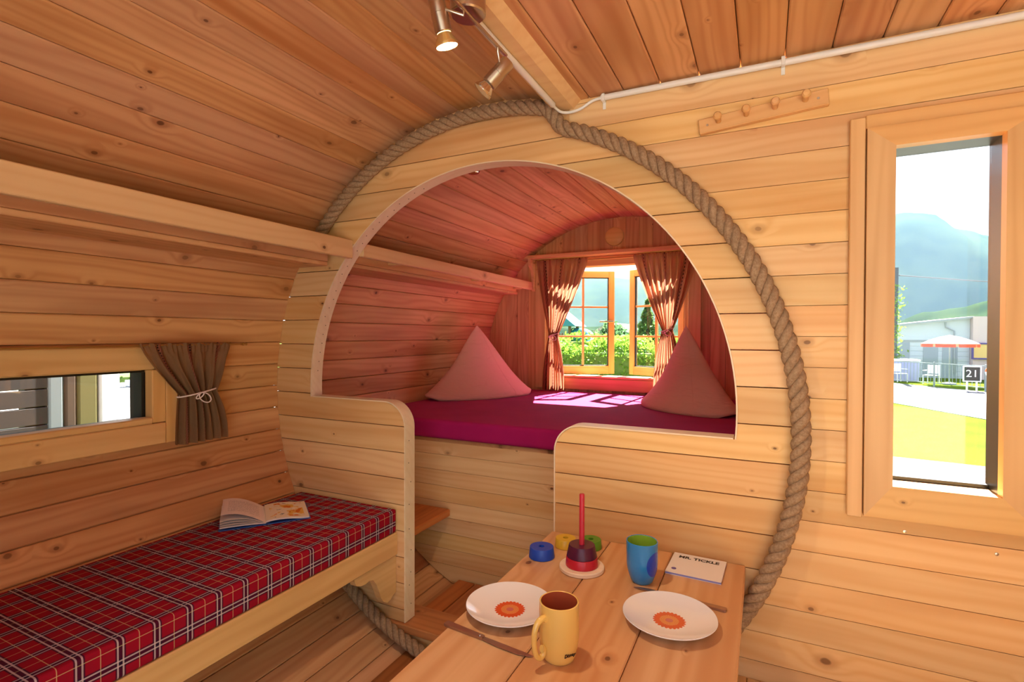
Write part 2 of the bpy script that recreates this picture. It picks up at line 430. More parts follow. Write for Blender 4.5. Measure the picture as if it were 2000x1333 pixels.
def add_plank(poly, par, t=.056, y=D, mat=DISCW, name='plank'):
    prism(name, poly, -t, 0, mat, par, X_, Z_, (0, y, 0))      # X x Z = -Y, so local +z faces the room
seams = [-1.165 + .0 , -1.113, -1.007, -.901, -.795, -.689, -.583, -.477, -.371, -.262, -.152, -.043, .065, .171, .277, .380, .483, .586, .680, .79, .875]
ztop = CZ + RH
for a, b in zip(seams[:-1], seams[1:]):
    a += .0017; b -= .0017
    bL = min(b, .845)
    if a >= ztop:                       # above the opening: one board
        add_plank(side_poly(a, min(b, .868), out_l, out_r), part)
    elif b > ztop:                      # the board that holds the crown of the arch
        zs = [a + (ztop - 1e-4 - a) * i / 14 for i in range(15)]
        poly = [(out_r(z), z) for z in zlev(a, b)] + [(out_l(z), z) for z in reversed(zlev(a, b))] + [(hole_l(z), z) for z in zs] + [(hole_r(z), z) for z in reversed(zs)]
        add_plank(poly, part)
    else:
        add_plank(side_poly(a, b, out_l, hole_l), part)
        add_plank(side_poly(a, b, hole_r, out_r), part)
# board below the side panels
board('plank', (-1.75, D + .004, -1.30), (-.1, D + .052, -1.168), DISCW, part, 'x')
# pale band bent round the opening
def band(pts, name='edge_band', th=.0045, y0=D - .003, y1=D + .060, side=1):
    vs = []; fs = []; n = len(pts)
    for i, (x, z) in enumerate(pts):
        a = pts[max(i - 1, 0)]; b = pts[min(i + 1, n - 1)]; t = Vector((b[0] - a[0], b[1] - a[1])).normalized(); nn = Vector((-t.y, t.x)) * side
        q = (x + nn.x * th, z + nn.y * th)
        vs += [(x, y0, z), (x, y1, z), (q[0], y1, q[1]), (q[0], y0, q[1])]
    for i in range(n - 1):
        for k in range(4): fs.append((i * 4 + k, i * 4 + (k + 1) % 4, (i + 1) * 4 + (k + 1) % 4, (i + 1) * 4 + k))
    fs += [(0, 1, 2, 3), ((n - 1) * 4 + 3, (n - 1) * 4 + 2, (n - 1) * 4 + 1, (n - 1) * 4)]
    return raw(name, vs, fs, PALEW, part, True, auto=.6)
aR = math.asin((-.311 - CZ) / RH); aL = math.pi - math.asin((-.277 - CZ) / RH)
arc = [(CX + RH * math.cos(aR + (aL - aR) * i / 70), CZ + RH * math.sin(aR + (aL - aR) * i / 70)) for i in range(71)]
bo = band(arc); bo['label'] = 'pale nailed edge strip of the round opening'
lp = [(CX - RH + .012, -.277), (-1.6, -.277)] + [(-1.398 + .1 * math.sin(q), -.377 + .1 * math.cos(q)) for q in [math.pi / 2 * i / 12 for i in range(13)]] + [(-1.298, -.6), (-1.298, -.9), (-1.298, -1.163)]
band(lp, side=1)
rp = [(CX + RH - .012, -.311), (-.4, -.311)] + [(-.56 - .09 * math.sin(q), -.401 + .09 * math.cos(q)) for q in [math.pi / 2 * i / 12 for i in range(13)]] + [(-.650, -.7), (-.650, -1.163)]
band(rp, side=-1)
random.seed(5)
for j in range(9, 34):                      # nail heads along the arch strip and down the panel edge
    q = aL - j * .048 + .30; p = (CX + (RH - .006) * math.cos(q), CZ + (RH - .006) * math.sin(q))
    turned('nail', [(0, .001), (.0022, .001), (.0022, 0)], (p[0], D + .02 + .018 * random.random(), p[1]), SCREW, part, 8, align((-math.cos(q), 0, -math.sin(q))))
for z in (-.43, -.52, -.60, -.69, -.79, -.88, -.97, -1.02, -1.1):
    turned('nail', [(0, .001), (.0022, .001), (.0022, 0)], (-1.2935, D + .02 + .016 * random.random(), z), SCREW, part, 8, align((1, 0, 0)))

# ------------------------------------------------------------------ flat wall of the bay, right of the rope
wr_ = thing('wall_right', (.4, D, -1.0), 'light pine plank wall right of the rope around the tall window', 'wall', None, 'structure')
RB, BX, BZ = 1.076, -.964, -.294
def cut_l(z):
    d = RB * RB - (z - BZ) ** 2
    x = BX + math.sqrt(d) if d > 0 else -.6
    return max(x, -.60)
wx0, wx1, wz0, wz1 = .286, .54, -.41, .51
sm = [.517 + .0866 * k for k in range(-18, 4)]
sm = [-1.03] + [z for z in sm if -.99 < z < .78] + [.79]
YW = 1.672
def rplank(fl, xr, z0, z1):
    zs = [z0 + (z1 - z0) * i / 6 for i in range(7)]
    add_plank([(xr, z0), (xr, z1)] + [(fl(z), z) for z in reversed(zs)], wr_, .02, YW, WALLW)
for a, b in zip(sm[:-1], sm[1:]):
    a += .0009; b -= .0009
    if b < wz0 or a > wz1: rplank(cut_l, 1.1, a, b)
    else:
        rplank(cut_l, wx0, a, b); rplank(lambda z: wx1, 1.1, a, b)
# backing behind the boards, round the window hole
for lo, hi in (((.10, D + .014, -1.05), (wx0, D + .05, .85)), ((wx1, D + .014, -1.05), (1.12, D + .05, .85)), ((wx0, D + .014, -1.05), (wx1, D + .05, wz0)), ((wx0, D + .014, wz1), (wx1, D + .05, .85))):
    board('backing', lo, hi, BACKING, wr_, None, 0)
for p in [(.335, .0, -.515), (.52, 0, -.54)]:
    turned('screw', [(0, .0015), (.004, .001), (.0045, 0)], (p[0], YW - .0, p[2]), METAL, wr_, 12, align((0, -1, 0)))

# right hand wall of the bay (out of frame) and a partly open rear behind the camera
ws_ = thing('wall_bay', (1.12, .5, -1.0), 'plank side wall of the bay', 'wall', None, 'structure')
for k in range(21):
    z0 = -1.03 + .0866 * k; board('plank', (1.1, Y0, z0 + .0009), (1.125, D, min(z0 + .0857, .81)), WALLW, ws_, 'y')

wrr = thing('wall_rear', (-1.3, Y0, -1.2), 'unseen plank barrel end wall, added to narrow the rear light opening', 'wall', None, 'structure')  # unseen wall added to keep rear daylight off the left side
for k in range(20):
    z0 = -1.28 + .106 * k; z1 = min(z0 + .1045, .838)
    prism('plank', side_poly(z0, z1, out_l, lambda z: min(-.62, CX + math.sqrt(max(1e-6, (RS + .02) ** 2 - (z - CZ) ** 2)))), 0, .03, SHELLW, wrr, X_, Z_, (0, Y0, 0))

# ------------------------------------------------------------------ back wall of the alcove
wbk = thing('wall_back', (CX, YB, -.6), 'vertical plank back wall of the alcove around the casement window', 'wall', None, 'structure')
ox0, ox1, oz0, oz1 = -1.515, -.465, -.315, .51
x = CX - 1.10
while x < CX + 1.1:
    x0, x1 = x + .0008, x + .0945; x += .0953
    def top(xx): return CZ + math.sqrt(max(1e-4, (RS + .02) ** 2 - (xx - CX) ** 2))
    def bot(xx): return max(-.62, CZ - math.sqrt(max(1e-4, (RS + .02) ** 2 - (xx - CX) ** 2)))
    def col(xa, xb, zlo, zhi):
        if xb - xa < .004: return
        q = [xa + (xb - xa) * i / 5 for i in range(6)]
        po = [(zlo if zlo is not None else bot(xx), xx) for xx in q] + [(zhi if zhi is not None else top(xx), xx) for xx in reversed(q)]
        prism('plank', po, 0, .03, ALCW, wbk, Z_, X_, (0, YB, 0))          # Z x X = Y: thickness grows outwards
    for xa, xb in ((x0, min(x1, ox0)), (max(x0, ox1), x1)):
        if xb > xa: col(xa, xb, None, None)
    xa, xb = max(x0, ox0), min(x1, ox1)
    if xb > xa: col(xa, xb, oz1, None); col(xa, xb, None, oz0)
for lo, hi in (((CX - 1.2, YB + .031, -1.4), (ox0, YB + .06, .95)), ((ox1, YB + .031, -1.4), (CX + 1.2, YB + .06, .95)), ((ox0, YB + .031, -1.4), (ox1, YB + .06, oz0)), ((ox0, YB + .031, oz1), (ox1, YB + .06, .95))):
    board('backing', lo, hi, BACKING, wbk, None, 0)

# ------------------------------------------------------------------ floors
fl = board('floor', (-1.75, Y0, -1.33), (-.2, D, -1.285), BACKING, None, 'y', 0)
tag(fl, 'brown oiled board floor under the bench and table', 'floor', None, 'structure')
for j in range(10):
    board('plank', (-1.28 + .105 * j + .001, Y0, -1.284), (-1.28 + .105 * (j + 1) - .001, D - .002, -1.262), FLOORW, fl, 'y')
fa = board('floor_alcove', (-1.5, D + .07, -1.30), (-.40, 2.155, -1.225), BACKING, None, 'y', 0)
tag(fa, 'larch board floor with a threshold in the alcove entrance', 'floor', None, 'structure')
for j in range(9):
    board('plank', (-1.335 + .095 * j + .003, D + .15, -1.222), (-1.335 + .095 * (j + 1) - .003, 2.148, -1.195), DECKW, fa, 'y')
board('threshold', (-1.40, D - .012, -1.20), (-.55, D + .145, -1.166), DECKW, fa, 'x', .004)
fb = board('floor_bay', (-.16, Y0, -1.06), (1.12, D + .02, -1.032), BACKING, None, 'y', 0)
tag(fb, 'raised plank platform along the foot of the bay wall', 'floor', None, 'structure')
for j in range(11):
    board('plank', (-.155 + .115 * j + .001, Y0, -1.031), (-.155 + .115 * (j + 1) - .001, YW - .021 + .02, -1.01), WALLW, fb, 'y')

# ------------------------------------------------------------------ beams and shelf
rb = thing('trim_1', (-.61, .5, .76), 'chamfered pine ridge beam running along the ceiling', 'beam', None, 'structure')
ch = .024; bx0, bx1, bz0, bz1 = -.664, -.556, .765, .90
sec = [(bx0, bz1), (bx0, bz0 + ch * .5), (bx0 + ch * .5, bz0), (bx1 - ch * 1.2, bz0), (bx1, bz0 + ch * 1.2), (bx1, bz1)]
prism('ridge_beam', [(Y0, 0), (Y0, 0)] and [(0, 0)] * 0 or [(p[0], p[1]) for p in sec], -(D - .008), -Y0, BEAMW, rb, X_, Z_, (0, 0, 0))

sh = thing('trim_2', (-1.72, 1.5, .33), 'long pine board shelf along the curved left wall into the alcove', 'shelf', None, 'structure')
board('shade_strip', (-1.664, Y0, .3065), (-1.648, D - .06, .385), SHELLW, sh, 'y')  # strips added to block light from above, so the shelf gap stays dark
board('shade_strip', (-1.664, D + .062, .3185), (-1.648, YB - .25, .385), ALCW, sh, 'y')
board('front_board', (-1.592, Y0, .322), (-1.566, D - .001, .399), BEAMW, sh, 'y', .003)
board('front_board', (-1.592, D + .062, .338), (-1.566, YB - .14, .396), BEAMW, sh, 'y', .003)
board('shelf_board', (-1.86, Y0, .288), (-1.650, D - .06, .306), SHELLW, sh, 'y', .003)
board('shelf_board', (-1.86, D + .062, .300), (-1.650, YB - .22, .318), ALCW, sh, 'y', .003)
for y in (.2, 1.05, 1.57, 2.0, 2.8, 3.4):
    board('spacer_block', (-1.6475, y, .335), (-1.5925, y + .04, .385), BEAMW, sh, 'x')

# ------------------------------------------------------------------ rope
rope = thing('rope', (BX, D - .03, BZ - 1.05), 'thick twisted hemp rope nailed round the big circular opening', 'rope')
path = []
YR = 1.648; kf = YR / D
def cpt(cx, cz, r, deg): return ((cx + r * math.cos(math.radians(deg))), (cz + r * math.sin(math.radians(deg))))
for q in range(140, 75, -2): path.append(cpt(-.9435, -.2392, 1.06, q))
path += [(-.664, .765), (-.650, .738), (-.630, .712), (-.603, .700)]
for q in range(68, -236 + 105, -2):
    t = min(1, max(0, (-q - 40) / 70)); t = t * t * (3 - 2 * t)
    path.append(cpt(-.9638 + t * .0203, -.2938 + t * .0546, 1.0592, q))
path = [Vector((p[0] * kf, YR, p[1] * kf)) for p in path]
# arc-length resample
cum = [0.]
for a, b in zip(path[:-1], path[1:]): cum.append(cum[-1] + (b - a).length)
def at_len(s):
    import bisect
    i = max(1, min(len(path) - 1, bisect.bisect_left(cum, s))); t = (s - cum[i - 1]) / max(1e-9, cum[i] - cum[i - 1])
    return path[i - 1].lerp(path[i], t)
step = .0075; ns = int(cum[-1] / step); PR = [at_len(i * step) for i in range(ns + 1)]
for k in range(3):
    pts = []
    for i, p in enumerate(PR):
        t = (PR[min(i + 1, ns)] - PR[max(i - 1, 0)]).normalized(); b = Vector((0, 1, 0)); a = t.cross(b)
        q = -2 * math.pi * (i * step / .105 + k / 3); pts.append(p + (a * math.cos(q) + b * math.sin(q)) * .0138)
    tubeobj('strand', pts, .0128, ROPE, rope, 9)

# ------------------------------------------------------------------ tall window in the right wall
w1 = thing('window_1', (.41, D, -.45), 'tall narrow pine framed window in the right wall', 'window', None, 'structure')
YF = 1.640
board('casing', (.203, 1.652, -.487), (.238, YW, .58), FRAMEW, w1, 'z', .002)
board('casing', (.2385, 1.652, .5475), (.66, YW, .585), FRAMEW, w1, 'x', .002)
def mitre(pts, name='sash_frame', par=w1, y0=YF, y1=YW, mat=FRAMEW, vert=True):
    """one mitred frame member (quad outline), with its inner edge sloping back towards the glass"""
    ex, ey = (Z_, X_) if vert else (X_, Z_)
    if vert: prism(name, [(p[1], p[0]) for p in pts], y0, y1, mat, par, Z_, X_, (0, 0, 0))
    else: prism(name, pts, -y1, -y0, mat, par, X_, Z_, (0, 0, 0))
ix0, ix1, iz0, iz1 = .302, .520, -.392, .492
fx0, fx1, fz0, fz1 = .240, .600, -.478, .546
mitre([(fx0, fz0), (fx0, fz1), (ix0, iz1), (ix0, iz0)])
mitre([(fx1, fz0), (ix1, iz0), (ix1, iz1), (fx1, fz1)])
mitre([(fx0, fz1), (fx1, fz1), (ix1, iz1), (ix0, iz1)], vert=False)
mitre([(fx0, fz0), (ix0, iz0), (ix1, iz0), (fx1, fz0)], vert=False)
board('reveal', (ix0 - .014, YW, iz0 - .014), (ix1 + .014, 1.73, iz0 - .002), FRAMEW, w1, 'x', 0)
board('gasket', (ix1, YW, iz0), (ix1 + .012, 1.752, iz1), BLACKG, w1, 'z', 0)
board('gasket', (ix0 - .012, YW, iz0), (ix0 - .0005, 1.752, iz1), BLACKG, w1, 'z', 0)
board('gasket', (ix0 - .012, YW, iz1), (ix1 + .012, 1.752, iz1 + .010), BLACKG, w1, 'x', 0)
board('gasket', (ix0 - .012, 1.731, iz0 - .012), (ix1 + .012, 1.752, iz0 + .008), BLACKG, w1, 'x', 0)
board('pane', (ix0, 1.738, iz0), (ix1, 1.744, iz1), GLASS, w1, 'z', 0)

# ------------------------------------------------------------------ casement window at the back
w2 = thing('window_2', (-.99, YB, -.4), 'wide casement window at the head of the bed with both sashes ajar', 'window', None, 'structure')
board('casing', (-1.592, YB - .018, -.405), (-1.512, YB, .50), FRAMEW, w2, 'z')
board('casing', (-.468, YB - .018, -.405), (-.385, YB, .50), FRAMEW, w2, 'z')
board('casing', (-1.592, YB - .018, .508), (-.385, YB, .575), FRAMEW, w2, 'x')
board('sill', (-1.51, YB - .020, -.405), (-.47, YB, -.322), FRAMEW, w2, 'x')
board('sill_board', (-1.51, YB - .012, -.321), (-.47, YB + .12, -.303), FRAMEW, w2, 'x', .004)
for lo, hi, g in (((ox0, YB, oz0 + .014), (ox0 + .03, YB + .06, oz1), 'z'), ((ox1 - .03, YB, oz0 + .014), (ox1, YB + .06, oz1), 'z'), ((ox0, YB, oz1 - .004), (ox1, YB + .06, oz1 + .02), 'x')):
    board('jamb', lo, hi, FRAMEW, w2, g)
def sash(hx, s, ang):
    """hinged leaf: s=+1 opens from hx towards +x; swung outwards by ang"""
    d = Vector((s * math.cos(ang), math.sin(ang), 0)); o = Vector((hx, YB + .055, 0)); Wd = .485; zb, zt = -.300, .496
    nrm = Vector((-d.y, d.x, 0))
    def bar(u0, u1, z0, z1, t, name, mat, par, off=0):
        p = o + d * ((u0 + u1) / 2) + Z_ * ((z0 + z1) / 2) + nrm * off
        if u1 - u0 > z1 - z0: me = box_mesh(name, u1 - u0, z1 - z0, t, .002, 1, mat); M = frame(d, Z_, p)
        else: me = box_mesh(name, z1 - z0, u1 - u0, t, .002, 1, mat); M = frame(Z_, d, p)
        return link(name, me, mat, par, M)
    root = bar(0, .045, zb, zt, .04, 'sash', FRAMEW, w2)
    bar(Wd - .045, Wd, zb, zt, .04, 'stile', FRAMEW, root)
    bar(.045, Wd - .045, zb, zb + .062, .04, 'rail', FRAMEW, root); bar(.045, Wd - .045, zt - .05, zt, .04, 'rail', FRAMEW, root)
    gz0, gz1 = zb + .062, zt - .05; gu0, gu1 = .045, Wd - .045
    um = (gu0 + gu1) / 2
    for (a, b, c_, e) in ((gu0, gu0 + .006, gz0, gz1), (gu1 - .006, gu1, gz0, gz1), (gu0, gu1, gz0, gz0 + .006), (gu0, gu1, gz1 - .006, gz1)):
        bar(a, b, c_, e, .02, 'gasket', BLACKG, root)
    bar(um - .008, um + .008, gz0 + .006, gz1 - .006, .022, 'glazing_bar', FRAMEW, root)
    for f in (1 / 3, 2 / 3):
        z = gz0 + (gz1 - gz0) * f
        bar(gu0 + .006, um - .008, z - .007, z + .007, .02, 'glazing_bar', FRAMEW, root); bar(um + .008, gu1 - .006, z - .007, z + .007, .02, 'glazing_bar', FRAMEW, root)
    for a, b in ((gu0 + .006, um - .008), (um + .008, gu1 - .006)):
        for f in range(3):
            z0 = gz0 + (gz1 - gz0) * f / 3 + .008; z1 = gz0 + (gz1 - gz0) * (f + 1) / 3 - .008
            bar(a, b, z0, z1, .004, 'pane', GLASS, root)
    return root, d, o, nrm
r1, d1, o1, n1_ = sash(ox0 + .03, 1, math.radians(28))
r2, d2, o2, n2_ = sash(ox1 - .03, -1, math.radians(28))
hp = o1 + d1 * .465 + Z_ * .105 - n1_ * .03
beam('handle', hp - d1 * .10, hp + d1 * .01, .012, .014, METAL, r1, bev=.003)

# shelf board over the window, with brackets and rod
pm = thing('pelmet_shelf', (-1.0, YB - .05, .57), 'narrow pine shelf board over the casement window curtains', 'shelf')
board('shelf_board', (-1.66, YB - .105, .577), (-.30, YB - .001, .603), FRAMEW, pm, 'x', .003)
for x in (-1.605, -.36):
    prof = [(0, 0), (0, -.24), (.012, -.24), (.03, -.225), (.035, -.18), (.028, -.13), (.045, -.08), (.085, -.05), (.095, 0)]
    prism('bracket', [(-p[0], p[1]) for p in prof], -.012, .012, FRAMEW, pm, Y_, Z_, (x, YB - .0185, .5765))
tubeobj('curtain_rod', [(-1.59, YB - .065, .548), (-.37, YB - .065, .548)], .005, DARKROD, pm, 8)
vd = turned('vent_cover', [(0, .022), (.058, .022), (.066, .016), (.068, .0)], (-.978, YB - .001, .712), FRAMEW, None, 40, align((0, -1, 0)))
tag(vd, 'round turned wooden vent cover above the pelmet shelf', 'vent cover')

# ------------------------------------------------------------------ small window at the left
w3 = thing('window_3', (-1.99, .6, -.4), 'low horizontal pine framed window above the tartan bench', 'window', None, 'structure')
gx = -2.0
board('casing', (-2.012, -.2, -.127), (-1.978, 1.118, -.045), FRAMEW, w3, 'y', .004)
board('casing', (-2.006, -.2, -.398), (-1.966, 1.148, -.322), FRAMEW, w3, 'y', .003)
board('casing', (-2.010, 1.152, -.400), (-1.974, 1.222, -.048), FRAMEW, w3, 'z', .003)
board('sash_frame', (-2.016, 1.103, -.320), (-1.970, 1.1505, -.128), FRAMEW, w3, 'z', .003)
board('sash_frame', (-2.016, -.2, -.321), (-1.964, 1.1025, -.299), FRAMEW, w3, 'y', .004)
board('reveal', (-2.12, 1.108, -.335), (-2.017, 1.13, -.128), BLACKG, w3, 'x', 0)
board('reveal', (-2.12, -.05, -.34), (-2.017, 1.115, -.320), FRAMEW, w3, 'y', 0)
board('reveal', (-2.12, -.05, -.138), (-2.017, 1.115, -.122), FRAMEW, w3, 'y', 0)
board('gasket', (-2.05, 1.092, -.31), (-2.017, 1.103, -.13), BLACKG, w3, 'z', 0)
board('gasket', (-2.05, -.05, -.3195), (-2.017, 1.092, -.302), BLACKG, w3, 'y', 0)
board('gasket', (-2.05, -.05, -.138), (-2.017, 1.092, -.131), BLACKG, w3, 'y', 0)
board('pane', (-2.046, -.05, -.31), (-2.041, 1.095, -.13), GLASS, w3, 'y', 0)

# ------------------------------------------------------------------ curtains
def smooth(t): t = min(1, max(0, t)); return t * t * (3 - 2 * t)
def curtain(name, O, u, nrm, keys, zt, zm, zb, label, group, folds=7, amp=.018, header=.03, mat=None, seed=1):
    """hanging cloth: keys = (top l, top r, tie l, tie r, bottom l, bottom r) measured along u from O"""
    root = thing(name, O, label, 'curtain', group); rnd = random.Random(seed)
    O = Vector(O); NU, NV = 110, 46; vs = []; uv = []; fs = []
    phs = [rnd.uniform(-.5, .5) for _ in range(40)]
    tl, tr, ml, mr, bl, br = keys
    for j in range(NV + 1):
        v = j / NV; z = zt + (zb - zt) * v
        if z >= zm:
            t = (zt - z) / (zt - zm); k = t ** 1.25; L = tl + (ml - tl) * k; Rr = tr + (mr - tr) * (t ** 1.25)
            sag = math.sin(math.pi * t) * .012
        else:
            t = (zm - z) / (zm - zb); k = 1 - (1 - min(1, t)) ** 2.1; L = ml + (bl - ml) * k; Rr = mr + (br - mr) * k; sag = 0
        tight = (Rr - L) / (tr - tl)
        am = amp * (.45 + .75 * smooth((zt - header - z) / .12)) * (.55 + .45 * tight + .25 * (1 - tight))
        for i in range(NU + 1):
            s = i / NU; x = L + (Rr - L) * s
            w = s + .02 * math.sin(5 * s + seed)
            f = math.sin(2 * math.pi * folds * w + seed) + .35 * math.sin(2 * math.pi * folds * 2.3 * w + 1.7 * seed + v * 1.5) + .3 * phs[int(s * 30)] * 0
            if z > zt - header: f = f * .5 + .6 * math.sin(2 * math.pi * folds * 3.1 * w)
            zz = z - (sag * math.sin(math.pi * s)) + (.004 * math.sin(2 * math.pi * folds * 2 * w) if j == 0 else 0)
            vs.append(O + u * x + nrm * (am * f + .012) + Z_ * (zz - O.z)); uv.append((s, v))
    for j in range(NV):
        for i in range(NU): a = j * (NU + 1) + i; fs.append((a, a + 1, a + NU + 2, a + NU + 1))
    raw('cloth', vs, fs, mat or CURTAIN, root, True, uvs=uv)
    c = O + u * ((ml + mr) / 2) + Z_ * (zm - O.z) + nrm * .012; a, b = (mr - ml) / 2 + .006, amp * 1.05 + .008
    tie = tubeobj('tie_cord', [c + u * a * math.cos(q) + nrm * b * math.sin(q) + Z_ * (.012 * math.cos(q)) for q in [2 * math.pi * i / 28 for i in range(28)]], .0028, CORDW, root, 6, True)
    k = c + nrm * (b + .004)
    for sg in (1, -1):
        tubeobj('bow_loop', [k + u * (sg * .016 * math.sin(q) * (1 + .3 * sg)) + Z_ * (-.022 * (1 - math.cos(q)) * (.9 if sg > 0 else .5)) + u * (.010 * sg * (1 - math.cos(q))) for q in [2 * math.pi * i / 18 for i in range(18)]], .0022, CORDW, tie, 6, True)
    return root
nY = Vector((0, -1, 0))
curtain('curtain', (-1.0, YB - .065, .56), X_, nY, (-.560, -.150, -.455, -.385, -.505, -.330), .562, .0, -.412, 'tied linen curtain beside the left pillow, left of the casement window', 'curtains at the casement window', 8, .02, seed=2)
curtain('curtain', (-1.0, YB - .065, .56), X_, nY, (.170, .600, .370, .440, .310, .500), .562, .035, -.412, 'tied linen curtain behind the right pillow, right of the casement window', 'curtains at the casement window', 8, .02, seed=5)
c3 = curtain('curtain', (-1.962, 1.0, -.04), Y_, X_, (.050, .395, .185, .325, .175, .375), -.036, -.222, -.412, 'short brown linen curtain tied back beside the low bench window', None, 6, .017, mat=CURTAIN2, seed=3)
cr = thing('curtain_rod', (-1.95, .6, -.045), 'thin brass curtain rod above the low bench window', 'curtain rod')
tubeobj('rod', [(-1.955, -.25, -.046), (-1.955, 1.445, -.040)], .0035, DARKROD, cr, 8)
turned('finial', [(0, .03), (.006, .028), (.004, .018), (.007, .012), (.004, .004), (.005, 0)], (-1.955, 1.44, -.040), DARKROD, cr, 12, align((0, 1, 0)))
for y in (.25, 1.425): board('hook', (-2.0, y, -.043), (-1.955, y + .006, -.037), DARKROD, cr, 'x', 0)

# ------------------------------------------------------------------ bed
bb = thing('bed_base', (-.94, 2.16, -1.2), 'plank clad front of the built-in bed with a step-up below', 'bed base')
zz = -.518; 
while zz > -1.22:
    z1, z0 = zz, max(zz - .0775, -1.223); zz -= .0775
    q = [z0 + (z1 - z0) * i / 4 for i in range(5)]
    po = [(min(.10, CX + math.sqrt(max(1e-4, 1.079 ** 2 - (z - CZ) ** 2))), z) for z in q] + [(CX - math.sqrt(max(1e-4, 1.079 ** 2 - (z - CZ) ** 2)), z) for z in reversed(q)]
    po = [(p[0], min(max(p[1], z0 + .0008), z1 - .0008)) for p in po]
    prism('plank', po, -.02, 0, DISCW, bb, X_, Z_, (0, 2.155, 0))
board('bed_board', (-1.95, 2.155, -.535), (.06, YB - .03, -.516), ALCW, bb, 'x')

def soft_box(name, lo, hi, r, mat, label, cat, sub=10, puff=.0, seed=1, group=None, origin_frame=None):
    lo = Vector(lo); hi = Vector(hi); d = hi - lo; c = (lo + hi) / 2
    bm = bmesh.new(); bmesh.ops.create_cube(bm, size=1)
    for v in bm.verts: v.co = Vector((v.co.x * d.x, v.co.y * d.y, v.co.z * d.z))
    bmesh.ops.bevel(bm, geom=bm.edges[:], offset=r, segments=4, affect='EDGES', profile=.6)
    me = bpy.data.meshes.new(name); bm.to_mesh(me); bm.free(); me.materials.append(mat)
    for p in me.polygons: p.use_smooth = True
    me.set_sharp_from_angle(angle=1.0)
    return tag(link(name, me, mat, None, Matrix.Translation(c)), label, cat, group)
soft_box('mattress', (-1.985, 2.135, -.514), (.075, YB - .025, -.42), .022, SHEET, 'thin mattress in a smooth magenta fitted sheet', 'mattress')

def pillow(loc, rz, w, d, h, lean, label, seed):
    """a plump square pillow stood on edge with its top corner pulled up to a point"""
    NU, NV = 64, 30; vs = []; fs = []; rnd = random.Random(seed)
    for j in range(NV + 1):
        t = j / NV
        prof = (1 - t) ** 1.0 * (1 - .16 * math.sin(math.pi * t)) + .02 * (1 - t)          # pulled in towards the tip
        under = .90 + .10 * smooth(t / .06)
        for i in range(NU):
            a = 2 * math.pi * i / NU; ca, sa = math.cos(a), math.sin(a)
            p = 1.0 + .9 * t                              # body rounder below, ridged above
            ex = abs(ca) ** 1.15 * (1 if ca > 0 else -1); ey = abs(sa) ** .95 * (1 if sa > 0 else -1)
            wr = .012 * math.sin(7 * a + 5 * t + seed) * (1 - t) * t * 2 + .008 * math.sin(3 * a - 9 * t + seed)
            x = (w / 2) * prof * under * ex * (1 + wr) + lean[0] * t * t
            y = (d / 2) * prof * under * ey * (1 + wr) * (1.12 - .2 * t) + lean[1] * t
            corner = smooth((abs(ca) - .86) / .14)
            z = h * t + (1 - smooth(t / .10)) * (.018 * corner)
            vs.append((x, y, z))
    for j in range(NV):
        for i in range(NU): k = (i + 1) % NU; fs.append((j * NU + i, j * NU + k, (j + 1) * NU + k, (j + 1) * NU + i))
    fs.append(tuple(range(NU))[::-1]); fs.append(tuple(range(NV * NU, NV * NU + NU)))
    M = Matrix.Translation(loc) @ Matrix.Rotation(rz, 4, 'Z')
    o = raw('pillow', [M @ Vector(v) for v in vs], fs, PILLOW, None, True)
    # piped side seam running up to the tip
    mb = []; 
    for sgn in (1, -1):
        sp = []
        for j in range(0, NV + 1):
            i = 10 if sgn > 0 else 54
            sp.append(M @ Vector(vs[j * NU + i]))
        tubeobj('seam', sp, .0016, PILLOW, o, 5)
    return tag(o, label, 'pillow')
pillow((-1.725, 3.06, -.419), math.radians(58), .86, .30, .485, (-.02, .02), 'pink apricot pillow peaked to a point against the curved alcove wall', 1)
pillow((-.385, 3.02, -.419), math.radians(-34), .68, .32, .475, (-.03, .02), 'apricot pillow peaked to a point beside the round opening', 4)

st = thing('step_board', (-1.5, 1.95, -.86), 'thick corner step board between the left panel and the bed front', 'step')
board('tread', (-1.80, D + .062, -.886), (-1.372, 2.134, -.850), DECKW, st, 'y', .006)
board('cleat', (-1.74, 2.11, -.915), (-1.42, 2.134, -.8865), DISCW, st, 'x')

# ------------------------------------------------------------------ bench with cushion and book
bn = thing('bench', (-1.5, 1.0, -.9), 'built-in pine bench along the left wall with a scrolled bracket', 'bench')
board('front_rail', (-1.362, Y0 + .02, -.892), (-1.330, D - .002, -.800), FRAMEW, bn, 'y', .004)
board('seat_board', (-1.84, Y0 + .02, -.818), (-1.363, D - .002, -.800), SHELLW, bn, 'y')
ctl = [(1.440, -.905), (1.450, -.924), (1.472, -.934), (1.500, -.938), (1.520, -.934), (1.540, -.940), (1.557, -.962), (1.574, -.999), (1.586, -1.030), (1.601, -1.052), (1.623, -1.066), (1.645, -1.062), (1.662, -1.048)]
pr = [(D - .003, -.893), (1.438, -.893)] + [(v.x, v.y) for v in (lambda P: [P[i].lerp(P[i + 1], t / 3) for i in range(len(P) - 1) for t in range(3)])([Vector((a, b, 0)) for a, b in ctl])] + [(D - .003, -1.045)]
prism('bracket', pr, -.022, .006, FRAMEW, bn, Y_, Z_, (-1.345, 0, 0))
soft_box('seat_cushion', (-1.868, Y0 + .03, -.799), (-1.334, D - .006, -.706), .010, PLAID, 'long red tartan seat cushion lying on the bench', 'cushion')

